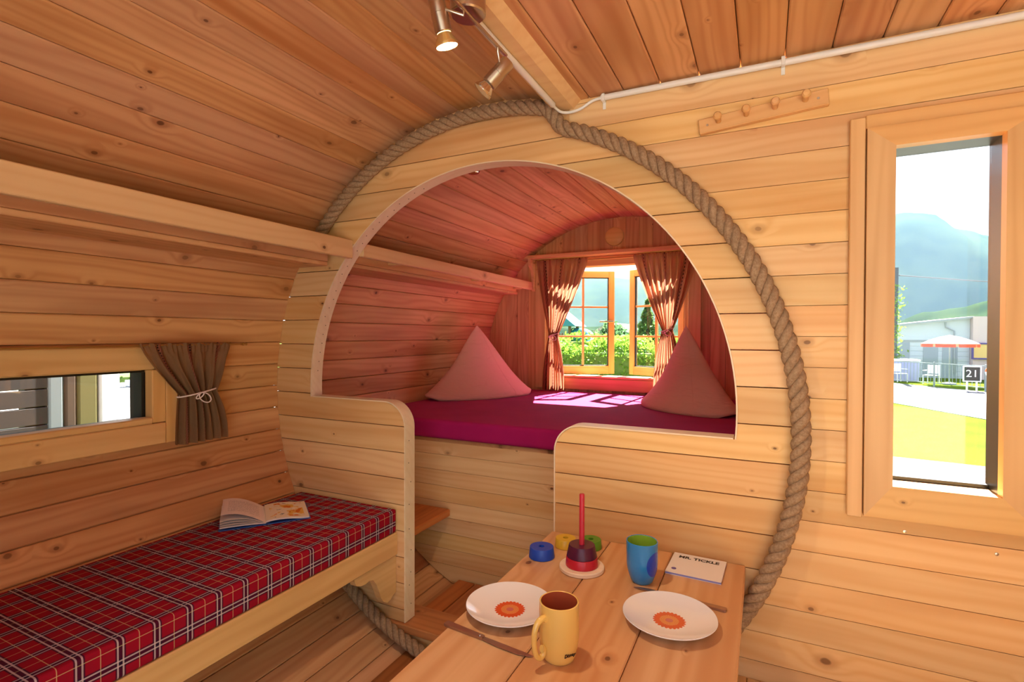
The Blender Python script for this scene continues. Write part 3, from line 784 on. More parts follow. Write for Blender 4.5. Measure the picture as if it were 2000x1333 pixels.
PAPER = plain('book_paper', S(244, 232, 226), .8)
def page_mat(name, pic):
    n = N(name); o, x, y, z = n.obj()
    if pic:
        ns = n.noise(o, 26., 3); n2 = n.noise(o, 34., 3)
        inside = n.math('MULTIPLY', n.math('LESS_THAN', n.math('ABSOLUTE', x), .06), n.math('LESS_THAN', n.math('ABSOLUTE', y), .085))
        c = n.mix(n.math('MULTIPLY', n.step(ns, .5, .6), inside), S(244, 226, 206), S(238, 186, 92))
        c = n.mix(n.math('MULTIPLY', n.step(n2, .60, .64), inside), c, S(224, 120, 40)); c = n.mix(n.math('MULTIPLY', n.step(n2, .34, .38, 1., 0.), inside), c, S(120, 120, 128))
    else:
        ln = n.math('GREATER_THAN', n.math('SINE', n.math('MULTIPLY', y, 760.)), .35)
        br = n.math('GREATER_THAN', n.noise(n.vec(n.math('MULTIPLY', x, 260.), n.math('MULTIPLY', y, 120.)), 1., 0), .42)
        inside = n.math('MULTIPLY', n.math('LESS_THAN', n.math('ABSOLUTE', x), .052), n.math('LESS_THAN', n.math('ABSOLUTE', y), .068))
        c = n.mix(n.math('MULTIPLY', n.math('MULTIPLY', ln, br), n.math('MULTIPLY', inside, .5)), S(244, 226, 230), S(110, 96, 120))
    return n.done(c, .75, None, .2)
bk = thing('open_book', (-1.68, 1.36, -.705), 'open picture book with a blue cover lying on the tartan cushion', 'book')
# the spine runs away from the room; u = across the spread, w = along the spine
bo_ = Vector((-1.652, 1.318, -.704)); wv = Vector((-.80, .60, 0)).normalized(); uv_ = Vector((.60, .80, 0)).normalized(); hgt = .20; wd = .15
def sheet(name, prof, mat, par, w0=0., w1=hgt, th=.0006):
    vs = []; fs = []; n = len(prof)
    for (a, z) in prof:
        for ww in (w0, w1):
            vs += [bo_ + uv_ * a + wv * ww + Z_ * z, bo_ + uv_ * a + wv * ww + Z_ * (z + th)]
    for i in range(n - 1):
        a, b = i * 4, (i + 1) * 4
        fs += [(a, a + 2, b + 2, b), (a + 1, b + 1, b + 3, a + 3), (a, b, b + 1, a + 1), (a + 2, a + 3, b + 3, b + 2)]
    fs += [(0, 1, 3, 2), ((n - 1) * 4, (n - 1) * 4 + 2, (n - 1) * 4 + 3, (n - 1) * 4 + 1)]
    # object frame: local x across the page, y along the spine
    ex = uv_; ey = wv; cen = bo_ + uv_ * (sum(p[0] for p in prof) / n) + wv * ((w0 + w1) / 2); M = frame(ex, ey, cen); Mi = M.inverted()
    me = bpy.data.meshes.new(name); me.from_pydata([Mi @ v for v in vs], [], fs)
    bm = bmesh.new(); bm.from_mesh(me); bmesh.ops.recalc_face_normals(bm, faces=bm.faces[:]); bm.to_mesh(me); bm.free()
    for p in me.polygons: p.use_smooth = True
    me.set_sharp_from_angle(angle=.8)
    return link(name, me, mat, par, M)
COVER = plain('book_cover', S(58, 96, 178), .4)
sheet('cover', [(-wd - .004, .0), (-.01, .0), (.01, .0), (wd + .004, .0)], COVER, bk, -.003, hgt + .003, .0025)
def arch(sgn, h, flat): return [(sgn * wd * t, .003 + h * math.sin(math.pi * min(1, t * 1.25 + .02)) ** .7 * (1 - .5 * t) + flat * (1 - t)) for t in [i / 16 for i in range(17)]]
blk = sheet('page_block', arch(1, .008, .003), PAPER, bk, 0, hgt, .005)
sheet('picture_page', [(a, z + .0055) for a, z in arch(1, .008, .003)], page_mat('picture_print', True), bk, .001, hgt - .001, .0004)
for j, hh in enumerate((.006, .016, .026, .036)):
    sheet('page', [(-wd * t, .004 + hh * math.sin(t * 1.9) ** 1.0 * (1 - .25 * t) + .001 * j) for t in [i / 16 for i in range(17)]], PAPER, bk, 0, hgt, .0008 if j else .003)
sheet('text_page', [(-wd * t * (1 - .03 * t), .006 + .058 * math.sin(t * 1.75) * (1 - .12 * t)) for t in [i / 16 for i in range(17)]], page_mat('text_print', False), bk, 0, hgt, .0006)

# ------------------------------------------------------------------ table
ZT = -.682
tb = thing('table', (-.35, 1.0, -1.26), 'pine plank table fixed to the partition', 'table')
for a, b in ((-.660, -.4545), (-.4525, -.2545), (-.2525, -.0455)):
    board('table_plank', (a, .25, ZT - .036), (b, D - .004, ZT), TABLEW, tb, 'y', .003)
board('apron', (-.61, .40, ZT - .10), (-.585, D - .03, ZT - .0365), TABLEW, tb, 'y')
board('apron', (-.12, .40, ZT - .10), (-.095, D - .03, ZT - .0365), TABLEW, tb, 'y')
board('cleat', (-.60, D - .029, ZT - .09), (-.10, D - .002, ZT - .0365), TABLEW, tb, 'x')
board('leg', (-.40, .45, -1.261), (-.31, .54, ZT - .0365), TABLEW, tb, 'z', .004)

def plate(x, y, label, rz=0):
    R = .108
    prof = [(0, .004), (.045, .004), (.060, .005), (.088, .012), (R - .001, .0215), (R, .0228), (R - .001, .0240), (.088, .0155), (.058, .0085), (.040, .0072), (0, .0070)]
    prof = [(0, .0), (.050, .0)] + prof[2:]
    o = turned('plate', prof, (x, y, ZT), PLATE, None, 64, center=(x, y, ZT + .0005)); o.rotation_euler.z = rz; o.matrix_basis = Matrix.Translation(o.location) @ Matrix.Rotation(rz, 4, 'Z')
    return tag(o, label, 'plate')
plate(-.558, 1.137, 'white plate with an orange sun print beside the yellow mug')
plate(-.198, 1.259, 'white plate with an orange sun print between blue cup and table edge', .1)

def knife(p, q, label, flip=1):
    p = Vector((p[0], p[1], ZT)); q = Vector((q[0], q[1], ZT)); L = (q - p).length; ex = (q - p).normalized(); ey = Z_.cross(ex) * flip
    k = thing('table_knife', p, label, 'knife')
    hw = .0085
    hd = [(0, -hw * .8), (.004, -hw), (L * .44, -hw * .72), (L * .46, -hw * .6), (L * .46, hw * .6), (L * .44, hw * .72), (.004, hw), (0, hw * .8)]
    prism('handle', hd, .0005, .0065, KNIFE, k, ex, ey, p) if flip > 0 else prism('handle', hd, -.0065, -.0005, KNIFE, k, ex, ey, p)
    bl = [(L * .46, -.006), (L * .62, -.0095), (L * .86, -.0085), (L * .96, -.002), (L, .004), (L * .9, .0058), (L * .46, .0055)]
    prism('blade', bl, .002, .0036, KNIFE, k, ex, ey, p) if flip > 0 else prism('blade', bl, -.0036, -.002, KNIFE, k, ex, ey, p)
    turned('rivet', [(0, .0078), (.003, .0074), (.0034, .0063)], p + ex * L * .42, CHROME, k, 12)
knife((-.669, 1.021), (-.434, .993), 'brown toned table knife in front of the yellow mug')
knife((-.080, 1.374), (-.312, 1.396), 'brown toned table knife tucked behind the right plate', 1)

def glaze(name, col): 
    n = N(name); n.done(col, .12, None, .5); n.b.inputs['Coat Weight'].default_value = .4; return n.m
YEL = glaze('yellow_glaze', S(244, 200, 110)); TERRA = glaze('terracotta_glaze', S(190, 92, 58)); BLU = glaze('blue_glaze', S(44, 142, 214)); LIME = glaze('lime_glaze', S(150, 190, 60)); DBLU = glaze('deep_blue_print', S(24, 74, 196)); INK = plain('ink', S(30, 24, 24), .5)
def mug(name, x, y, h, rb, rm, rt, out, inn, label):
    m = thing(name, (x, y, ZT), label, 'mug'); z = ZT + .0006
    ou = [(0, 0), (rb * .86, 0), (rb, .005)] + [(rb + (rm - rb) * math.sin(math.pi / 2 * min(1, t / .45)) if t < .45 else rm + (rt - rm) * ((t - .45) / .55), .005 + (h - .005) * t) for t in [i / 14 for i in range(1, 15)]]
    turned('body', ou + [(rt - .0015, h + .0012), (rt - .0032, h + .0002)], (x, y, z), out, m, 48, cap=False)
    iw = [(rt - .0032, h + .0002)] + [((rb + (rm - rb) * math.sin(math.pi / 2 * min(1, t / .45)) if t < .45 else rm + (rt - rm) * ((t - .45) / .55)) - .0042, .005 + (h - .005) * t) for t in [i / 14 for i in range(13, 0, -1)]] + [(0, .010)]
    turned('inside', iw, (x, y, z), inn, m, 48, cap=False)
    return m, z
my = mug('yellow_mug', -.386, 1.022, .120, .0345, .0425, .0415, YEL, TERRA, 'tall yellow mug with a scrolled handle and terracotta inside')
hx, hy, hz_ = -.386, 1.022, my[1]
hd = Vector((-.42, -.91, 0)).normalized(); hc = Vector((hx, hy, hz_))
hpth = [hc + hd * .036 + Z_ * .092, hc + hd * .046 + Z_ * .0985, hc + hd * .060 + Z_ * .094, hc + hd * .0685 + Z_ * .080, hc + hd * .0705 + Z_ * .062, hc + hd * .069 + Z_ * .044, hc + hd * .064 + Z_ * .028, hc + hd * .0545 + Z_ * .0195, hc + hd * .0455 + Z_ * .024, hc + hd * .044 + Z_ * .034, hc + hd * .0495 + Z_ * .037]
def spline(P, n=5):
    out = []
    for i in range(len(P) - 1):
        a, b, c, d = P[max(i - 1, 0)], P[i], P[i + 1], P[min(i + 2, len(P) - 1)]
        for k in range(n):
            t = k / n; out.append(.5 * ((2 * b) + (c - a) * t + (2 * a - 5 * b + 4 * c - d) * t * t + (3 * b - a - 3 * c + d) * t ** 3))
    return out + [P[-1]]
hs_ = spline(hpth); tubeobj('handle', hs_, [.0072 - .0016 * math.sin(math.pi * i / len(hs_)) for i in range(len(hs_))], YEL, my[0], 12)
ld = Vector((.80, -.60, 0)).normalized(); lx = Z_.cross(ld)
lettering('lettering', 'Disney', .0095, INK, my[0], frame(lx, Z_, hc + ld * .0410 + Z_ * .026), .0008, .3)
mc = mug('blue_cup', -.301, 1.443, .112, .0305, .0420, .0430, BLU, LIME, 'glossy blue cup with a deep blue roundel and lime green inside')
cc = Vector((-.301, 1.443, mc[1])); rd = Vector((.93, -.36, 0)).normalized(); ra = math.atan2(rd.y, rd.x)
vs = []; fs = []; NR, NA = 6, 32
for j in range(NR + 1):
    for i in range(NA):
        q = 2 * math.pi * i / NA; s = .030 * j / NR * math.cos(q); hgt_ = .058 + .034 * j / NR * math.sin(q); t = (hgt_ - .005) / (.112 - .005)
        rr = (.0305 + (.0420 - .0305) * math.sin(math.pi / 2 * min(1, t / .45)) if t < .45 else .0420 + .001 * ((t - .45) / .55)) + .0005
        vs.append(cc + Vector((rr * math.cos(ra + s / rr), rr * math.sin(ra + s / rr), hgt_)))
for j in range(NR):
    for i in range(NA): k = (i + 1) % NA; fs.append((j * NA + i, j * NA + k, (j + 1) * NA + k, (j + 1) * NA + i))
raw('roundel', vs, fs, DBLU, mc[0], True)

PAINT = lambda nm, c: plain(nm, c, .35)
RED = PAINT('red_paint', S(196, 34, 52)); PUR = PAINT('purple_paint', S(84, 22, 56)); BLUE = PAINT('blue_paint', S(28, 76, 190)); YELP = PAINT('yellow_paint', S(224, 180, 54)); GRN = PAINT('green_paint', S(92, 150, 40))
PINKR = PAINT('red_dowel_paint', S(206, 44, 66))
ty = thing('stacking_toy', (-.474, 1.440, ZT), 'wooden stacking toy with red dowel on a round base', 'toy')
tcx, tcy = -.474, 1.440
turned('base', [(0, 0), (.063, 0), (.065, .002), (.065, .010), (.063, .012), (0, .012)], (tcx, tcy, ZT + .0005), PALEW, ty, 48)
turned('dowel', [(.0080, .0), (.0076, .205), (.0066, .2075), (0, .2075)], (tcx, tcy, ZT + .0125), PINKR, ty, 20)
def ring(name, x, y, z, ro_, rt_, h, mat, par=None):
    return turned(name, [(.0085, 0), (ro_ - .001, 0), (ro_, .0012), (rt_, h - .0012), (rt_ - .001, h), (.0085, h), (.0085, 0)], (x, y, z), mat, par, 40)
tag(ring('stacking_ring', tcx, tcy, ZT + .0128, .0470, .0450, .026, RED), 'red wooden ring lowest on the stacking toy dowel', 'toy ring', 'rings of the stacking toy')
tag(ring('stacking_ring', tcx, tcy, ZT + .0390, .0440, .0375, .034, PUR), 'dark purple wooden ring stacked on the red ring', 'toy ring', 'rings of the stacking toy')
tag(ring('stacking_ring', -.611, 1.466, ZT + .0005, .0395, .0365, .032, BLUE), 'blue wooden ring lying loose at the table edge', 'toy ring', 'rings of the stacking toy')
tag(ring('stacking_ring', -.572, 1.572, ZT + .0005, .0345, .0325, .028, YELP), 'yellow wooden ring lying behind the stacking toy', 'toy ring', 'rings of the stacking toy')
tag(ring('stacking_ring', -.496, 1.598, ZT + .0005, .0345, .0325, .028, GRN), 'green wooden ring half hidden behind the dowel', 'toy ring', 'rings of the stacking toy')

pb = thing('picture_book', (-.17, 1.6, ZT), 'thin white childrens paperback with black title near the wall', 'book')
bq = math.radians(-2); bM = Matrix.Translation((-.174, 1.590, ZT)) @ Matrix.Rotation(bq, 4, 'Z')
WHT = plain('white_cover', S(240, 234, 232), .4); LIL = plain('lilac_print', S(140, 140, 205), .5); PRP = plain('purple_print', S(104, 86, 160), .5)
for nm, z0, z1, mt, e in (('cover', .0003, .0013, WHT, 0), ('pages', .0013, .0060, LIL, .0012), ('cover', .0060, .0071, WHT, 0)):
    link(nm, box_mesh(nm, .150 - e, .146 - e, z1 - z0, 0, 1, mt), mt, pb, bM @ Matrix.Translation((0, 0, (z0 + z1) / 2)))
lettering('title', 'MR. TICKLE', .0225, INK, pb, bM @ Matrix.Translation((.0, .046, .0073)), .0002, 0, .0008)
turned('emblem', [(0, .0005), (.007, .0005), (.007, 0)], bM @ Vector((-.056, -.044, .0071)), PRP, pb, 20)

# ------------------------------------------------------------------ peg rail, conduit, lamps
pg = thing('peg_rail', (-.015, YW, .63), 'short pine coat rail with four round pegs above the rope', 'coat rail')
pM = Matrix.Translation((-.0145, 0, 0)); tilt = math.radians(4.7)
beam('rail_board', (-.182, YW - .011, .6255), (.153, YW - .011, .6535), .044, .021, FRAMEW, pg, bev=.002)
for x in (-.127, -.052, .022, .097):
    zc = .6255 + (x + .182) / .335 * .028 + .004
    turned('peg', [(.0080, 0), (.0078, .022), (.0095, .028), (.0115, .034), (.0112, .040), (.008, .044), (0, .045)], (x, YW - .0215, zc), FRAMEW, pg, 16, align((.0, -1, .05)))
for x in (-.158, .128):
    turned('screw', [(0, .001), (.0032, .0008), (.0035, 0)], (x, YW - .0216, .6255 + (x + .182) / .335 * .028), METAL, pg, 10, align((0, -1, 0)))

cd = thing('cable_conduit', (-.2, YW - .01, .77), 'white plastic cable conduit along ridge beam and ceiling corner', 'conduit')
tubeobj('pipe', [(-.486, YW - .0125, .776), (.3, YW - .0125, .770), (1.09, YW - .0125, .766)], .0095, WHITEP, cd, 14)
tubeobj('pipe', [(-.628, 1.055, .7535), (-.628, 1.59, .7535)], .0095, WHITEP, cd, 14)
cpts = [Vector((-.628, 1.575, .7535)), Vector((-.628, 1.615, .7525)), Vector((-.618, 1.642, .748)), Vector((-.590, 1.652, .746)), Vector((-.555, 1.655, .752)), Vector((-.525, 1.658, .768)), Vector((-.502, 1.659, .775)), Vector((-.470, 1.6595, .776))]
tubeobj('cable', spline(cpts), .0048, WHITEP, cd, 10)
for x in (-.478, .042, .62):
    beam('clip', (x, YW - .012, .786), (x, YW - .012, .7615), .010, .0215, WHITEP, cd, up=X_, bev=.001)
    board('clip_tab', (x - .005, YW - .003, .742), (x + .005, YW - .0005, .763), WHITEP, cd, 'z', 0)

EMIT = bpy.data.materials.new('lit_lamp'); EMIT.use_nodes = True
eb = EMIT.node_tree.nodes['Principled BSDF']; eb.inputs['Emission Color'].default_value = (1, .86, .62, 1); eb.inputs['Emission Strength'].default_value = 30
LENSOFF = plain('unlit_lens', S(226, 206, 170), .15)
GOLDR = plain('gold_reflector', S(236, 206, 140), .25, .8)
lm = thing('ceiling_spotlight', (-.6, 1.03, .76), 'brushed metal ceiling light with two adjustable spots on a bar', 'lamp')
turned('canopy', [(0, .0), (.036, .0), (.039, .003), (.039, .058), (.036, .062), (.0, .062)], (-.592, .990, .7025), METAL, lm, 40)
tubeobj('bar', [(-.578, .70, .690), (-.578, 1.150, .690)], .0042, METAL, lm, 10)
def spot(pivot, top, face, lit):
    pivot, top, face = Vector(pivot), Vector(top), Vector(face); ax = (face - top); L = ax.length; ax.normalize(); Mx = align(ax)
    h = turned('spot_head', [(0, 0), (.0150, 0), (.0175, .003), (.0175, L * .40), (.0185, L * .41), (.0185, L * .74), (.0165, L * .76), (0, L * .76)], top, METAL, lm, 32, Mx)
    tubeobj('stem', [pivot, pivot - Z_ * .012, pivot.lerp(top + ax * L * .3, .85)], .0034, METAL, h, 8)
    turned('bulb', [(.0150, L * .765), (.0165, L * .80), (.0240, L * .93), (.0255, L * .965), (.0255, L), (.0235, L)], top, CHROME if not lit else GOLDR, h, 32, Mx, cap=False)
    turned('lamp_face', [(0, L - .0006), (.0232, L - .0006), (.0232, L - .003), (0, L - .003)], top, EMIT if lit else LENSOFF, h, 32, Mx)
    return face + ax * .012, ax
fpos, fax = spot((-.578, .950, .690), (-.640, .930, .735), (-.628, .962, .630), True)
spot((-.578, 1.105, .690), (-.566, 1.140, .668), (-.628, 1.118, .598), False)
sl = bpy.data.lights.new('spot_beam', 'SPOT'); slo = bpy.data.objects.new('spot_beam', sl); C.objects.link(slo)
sl.energy = 9; sl.color = (1, .80, .55); sl.spot_size = math.radians(115); sl.spot_blend = .8; sl.shadow_soft_size = .045
slo.location = fpos + Z_ * H; slo.rotation_euler = fax.to_track_quat('-Z', 'Y').to_euler()

al = thing('alcove_spotlight', (-1.07, 1.85, .80), 'small chrome spotlight on the alcove ceiling behind the arch', 'lamp')
ad = Vector((.22, -.42, -.88)).normalized(); ac = Vector((-1.072, 1.835, .672)); Ma = align(ad)
turned('mount', [(0, 0), (.024, 0), (.024, .02), (0, .02)], (-1.085, 1.87, .812), CHROME, al, 24)
tubeobj('stem', [(-1.085, 1.868, .813), (-1.084, 1.862, .77), ac - ad * .055], .006, METAL, al, 10)
turned('socket', [(0, 0), (.013, 0), (.014, .004), (.014, .03), (0, .03)], ac - ad * .062, METAL, al, 20, Ma)
turned('reflector', [(.012, 0), (.016, .012), (.025, .028), (.0285, .034), (.0262, .0345), (.020, .026), (.012, .006)], ac - ad * .034, CHROME, al, 32, Ma, cap=False)
turned('lens', [(0, .004), (.008, .003), (.0115, .0), (0, 0)], ac - ad * .026, LENSOFF, al, 24, Ma)
# ------------------------------------------------------------------ outside
ZG = -2.2
def grass_mat(name, a, b, sc_=3.):
    n = N(name); o, x, y, z = n.obj(); f = n.noise(o, sc_, 4, .6); g = n.noise(o, 40., 2)
    c = n.mix(n.step(f, .35, .7), a, b); c = n.mix(n.math('MULTIPLY', g, .35), c, S(60, 78, 26)); n.bump(g, .6, .03); return n.done(c, 1., None, 0.)
GRASS = grass_mat('lawn_grass', S(84, 102, 34), S(70, 88, 30), .8)
def speckle(name, a, b, s, rough=.9):
    n = N(name); o, x, y, z = n.obj(); f = n.noise(o, s, 2, .7); c = n.mix(n.step(f, .35, .65), a, b); n.bump(f, .5, .01); return n.done(c, rough, None, .05)
GRAVEL = speckle('grey_gravel', S(124, 120, 124), S(88, 84, 90), 28.)
ROAD = speckle('pale_asphalt', S(122, 120, 126), S(112, 110, 116), 6.)
CONC = speckle('pale_concrete', S(172, 168, 164), S(160, 156, 152), 4.)
g_ = board('ground', (-160, -60, ZG - .5), (200, 420, ZG), GRASS, None, 'x', 0); tag(g_, 'sunlit green lawn outside the tall window', 'lawn', None, 'structure')
def slab(name, poly, z, th, mat, label, cat):
    o = prism(name, poly, -th, z - ZG, mat, None, X_, Y_, (0, 0, ZG)); return tag(o, label, cat, None, 'structure')
slab('gravel_strip', [(-1.0, 5.0), (12, 4.2), (12, 10.3), (3.40, 11.21), (2.14, 11.39), (-1, 11.8)], ZG + .02, .1, GRAVEL, 'grey gravel strip below the tall window', 'gravel')
slab('road', [(1.0, 26.3), (3.88, 20.4), (5.30, 17.5), (8.0, 12.0), (40, 12), (40, 27), (9.0, 24.6), (7.52, 26.6), (5.53, 29.2), (1.0, 34)], ZG + .015, .1, ROAD, 'pale asphalt road beyond the lawn', 'road')
slab('bounce_slab', [(-7, -16), (9, -16), (9, -1.2), (-7, -1.2)], ZG + .03, .1, CONC, 'unseen grey concrete slab added behind the cabin to bounce light', 'bounce_slab')  # unseen slab, added to bounce daylight in through the open rear
slab('veranda_slab', [(-9.5, 2.2), (-4.6, 2.2), (-4.6, 7.5), (-9.5, 7.5)], -.80, .1, CONC, 'white concrete veranda outside the low window', 'veranda')

def leaf_mat(name, a, b):
    n = N(name); r = n.n('NewGeometry').outputs['Random Per Island']; c = n.mix(r, a, b); n.done(c, .55, None, .25)
    tb_ = n.n('BsdfTranslucent'); n.put(tb_.inputs[0], c); mx = n.n('MixShader'); mx.inputs[0].default_value = .5
    n.t.links.new(n.b.outputs[0], mx.inputs[1]); n.t.links.new(tb_.outputs[0], mx.inputs[2]); n.t.links.new(mx.outputs[0], n.out.inputs[0]); return n.m
LEAF = leaf_mat('hedge_leaf', S(150, 184, 70), S(92, 134, 44)); PINE = leaf_mat('conifer_leaf', S(96, 130, 70), S(60, 96, 60)); TREEL = leaf_mat('tree_leaf', S(96, 128, 84), S(66, 100, 66))
BARK = plain('bark', S(96, 74, 56), .9); CORE = plain('hedge_twigs', S(104, 128, 58), .95)
def leaves(name, pts, size, mat, parent, seed):
    rnd = random.Random(seed); vs = []; fs = []
    for p in pts:
        p = Vector(p); a = Vector((rnd.gauss(0, 1), rnd.gauss(0, 1), rnd.gauss(0, 1))).normalized(); b = a.orthogonal().normalized(); b.rotate(Matrix.Rotation(rnd.uniform(0, 6.28), 3, a)); s = size * rnd.uniform(.6, 1.3); i = len(vs)
        vs += [p - a * s, p + b * s * .5, p + a * s, p - b * s * .5]; fs.append((i, i + 1, i + 2, i + 3))
    o = raw(name, vs, fs, mat, parent); o['kind'] = 'stuff'; return o
def hedge(x0, x1, y0, y1, zt, label, seed, n, size):
    rnd = random.Random(seed); h = thing('hedge', ((x0 + x1) / 2, (y0 + y1) / 2, ZG), label, 'hedge')
    board('twig_core', (x0 + .15, y0 + .15, ZG), (x1 - .15, y1 - .15, zt - .15), CORE, h, 'x', .05)
    pts = []
    for _ in range(n):
        q = rnd.random(); x = rnd.uniform(x0, x1); bz = zt + .09 * math.sin(3.1 * x + seed) + .05 * math.sin(8 * x)
        if q < .55: pts.append((x, y0 + abs(rnd.gauss(0, .09)) + .05 * math.sin(5 * x), rnd.uniform(zt - 1.5, bz)))
        else: pts.append((x, rnd.uniform(y0, y1), bz + rnd.gauss(0, .05)))
    leaves('foliage', pts, size, LEAF, h, seed)
hedge(-7.0, 1.0, 9.6, 10.5, -.20, 'bright green clipped hedge just outside the casement window', 3, 12000, .045)
hedge(-12, 2.0, 17, 18.2, -.08, 'second paler hedge beyond the clipped hedge and path', 7, 7000, .075)
def tree(x, y, zt, r, zc, label, mat, seed, n, size, cone=False):
    rnd = random.Random(seed); t = thing('tree', (x, y, ZG), label, 'tree')
    v, f = tube([(x, y, ZG), (x + .05, y, zc), (x, y, zt - .3 * r)], [.12, .08, .02], 8); raw('trunk', v, f, BARK, t, True)
    pts = []
    for _ in range(n):
        if cone:
            h = rnd.random() ** 1.4; rr = r * (1 - h) * (.55 + .45 * rnd.random()) * (1 + .2 * math.sin(h * 60)); a = rnd.uniform(0, 6.283); pts.append((x + rr * math.cos(a), y + rr * math.sin(a), zc + (zt - zc) * h))
        else:
            d = Vector((rnd.gauss(0, 1), rnd.gauss(0, 1), rnd.gauss(0, 1))).normalized(); k = .75 + .3 * math.sin(4 * d.x + seed) * math.sin(5 * d.z) + rnd.uniform(-.12, .08)
            pts.append((x + d.x * r * k, y + d.y * r * k, (zt + zc) / 2 + d.z * (zt - zc) / 2 * k))
    leaves('foliage', pts, size, mat, t, seed)
tree(-2.85, 14.2, .95, .95, -1.9, 'grey green conifer standing behind the hedge at the right sash', PINE, 11, 2600, .075, True)
tree(-9.3, 36, .9, 2.0, -1.6, 'rounded far tree between the two open sashes', TREEL, 12, 1200, .2)
tree(-6.6, 33, .35, 1.3, -1.6, 'small bluish shrub tree near the far house', TREEL, 13, 900, .16)
tree(-16.0, 34, 2.2, 2.6, -1.2, 'tall dark tree beside the playground tower', TREEL, 14, 1600, .22)

TEAL = plain('teal_plastic', S(44, 128, 150), .4); POSTW = plain('weathered_timber', S(120, 92, 70), .8)
pt = thing('playground_slide', (-8.6, 25, ZG), 'teal tube slide on a timber playground tower beyond the hedges', 'slide')
for dx in (-1.1, .1):
    for dy in (0, 1.2): board('post', (-9.1 + dx, 25 + dy, ZG), (-8.98 + dx, 25.12 + dy, .55), POSTW, pt, 'z', .01)
board('deck', (-10.2, 24.95, -.55), (-8.85, 26.35, -.42), POSTW, pt, 'x', .01)
for k in range(8): board('slat', (-10.15 + k * .16, 24.96, -.40), (-10.06 + k * .16, 24.99, .1), POSTW, pt, 'z', .004)
prism('roof', [(-10.5, .45), (-8.5, .45), (-9.5, 1.25)], -26.5, -24.7, TEAL, pt, X_, Z_, (0, 0, 0))
tubeobj('tube', spline([Vector((-8.9, 25.5, .0)), Vector((-8.2, 25.3, -.05)), Vector((-7.75, 24.9, -.45)), Vector((-7.9, 24.3, -.95)), Vector((-8.5, 23.9, -1.4)), Vector((-9.2, 23.7, -1.8))]), .36, TEAL, pt, 16)
def house(x0, x1, y, zt, zr, label, wall, roof, depth=7):
    h = thing('house', ((x0 + x1) / 2, y, ZG), label, 'house')
    board('wall', (x0, y, ZG), (x1, y + depth, zt), wall, h, 'x', 0)
    prism('roof', [(x0 - .4, zt), (x1 + .4, zt), ((x0 + x1) / 2, zr)], -(y + depth + .3), -(y - .3), roof, h, X_, Z_, (0, 0, 0))
    for k in range(3):
        xx = x0 + (x1 - x0) * (k + .6) / 3.4; board('window', (xx, y - .05, zt - 1.5), (xx + .8, y - .001, zt - .4), BLACKG, h, 'z', 0)
house(-14.2, -10.4, 45, -.1, 1.1, 'far white house with a pale gable roof past the slide', plain('white_render', S(236, 232, 228), .8), plain('pale_tile', S(190, 170, 160), .8))

# neighbouring veranda seen through the low window
vs_ = thing('slatted_screen', (-3.4, .2, ZG), 'dark horizontal slatted timber screen outside the low window', 'screen')
DSL = plain('dark_stain', S(62, 54, 52), .7); GREYP = plain('grey_paint', S(128, 140, 146), .6); WPOST = plain('white_paint', S(236, 238, 242), .6); GRNP = plain('greenish_timber', S(112, 106, 62), .8); BRP = plain('brown_timber', S(84, 66, 54), .8)
for k in range(22): board('slat', (-3.43, -2.2, -1.42 + k * .0945), (-3.405, 1.384, -1.332 + k * .0945), DSL, vs_, 'y', .002)
for y in (-2.2, -.4, 1.30): board('post', (-3.50, y, ZG), (-3.4305, y + .084, .75), DSL, vs_, 'z', .002)
for nm, y0, y1, mt, lb in (('grey_post', 1.385, 1.456, GREYP, 'round edged grey post beside the slatted screen'), ('brown_post', 1.459, 1.515, BRP, 'dark brown post next to the grey post'), ('green_board', 1.517, 1.615, GRNP, 'mossy green upright board between brown and white posts'), ('white_post', 1.622, 1.728, WPOST, 'white veranda post in bright sun')):
    o = thing(nm, (-3.4, (y0 + y1) / 2, ZG), lb, 'post'); board('shaft', (-3.47, y0, ZG), (-3.40, y1, .8), mt, o, 'z', .012); board('foot', (-3.48, y0 - .0005, ZG), (-3.39, y1 + .0005, ZG + .12), mt, o, 'z', .01)
o = thing('far_post', (-8.6, 4.6, -.8), 'slim white post at the far edge of the veranda', 'post'); board('shaft', (-8.7, 4.55, -.799), (-8.5, 4.85, 1.4), WPOST, o, 'z', .01); board('foot', (-8.75, 4.5, -.799), (-8.45, 4.9, -.7), WPOST, o, 'z', .01)
hedge(-16, -10.5, 3.5, 9.0, -.6, 'low green hedge behind the veranda slab', 21, 5000, .09)

# things across the road
FACADE = plain('blue_white_cladding', S(196, 208, 220), .7); PINKB = plain('pinkish_block', S(214, 196, 198), .8); ROOFE = plain('roof_edge', S(150, 160, 168), .6); DOORG = plain('grey_door', S(150, 164, 178), .6)
bd = thing('building', (8.5, 34, ZG), 'low pale service building with a sloping roof edge across the road', 'building')
prism('wall', [(5.0, ZG), (9.42, ZG), (9.42, .90), (5.0, .36)], -41, -34, FACADE, bd, X_, Z_, (0, 0, 0))
prism('roof_edge', [(4.8, .335), (9.5, .905), (9.5, 1.0), (4.8, .43)], -41.3, -33.7, ROOFE, bd, X_, Z_, (0, 0, 0))
board('annex_wall', (9.43, 33.6, ZG), (16, 41, .98), PINKB, bd, 'x', 0)
for k in range(8): board('cladding_board', (5.0, 33.975, -2.1 + k * .26), (9.4, 33.999, -1.87 + k * .26), FACADE, bd, 'x', .008)
for x in (6.3, 7.5, 8.3): board('door', (x, 33.94, ZG), (x + .62, 33.974, -.35), DOORG, bd, 'z', .01)
tubeobj('downpipe', [(8.4, 33.9, .70), (8.4, 33.88, .45), (8.75, 33.88, .25), (8.78, 33.88, -1.9)], .04, ROOFE, bd, 8)
board('fascia_strip', (5.0, 33.95, -.33), (9.4, 33.998, -.22), ROOFE, bd, 'x', 0)
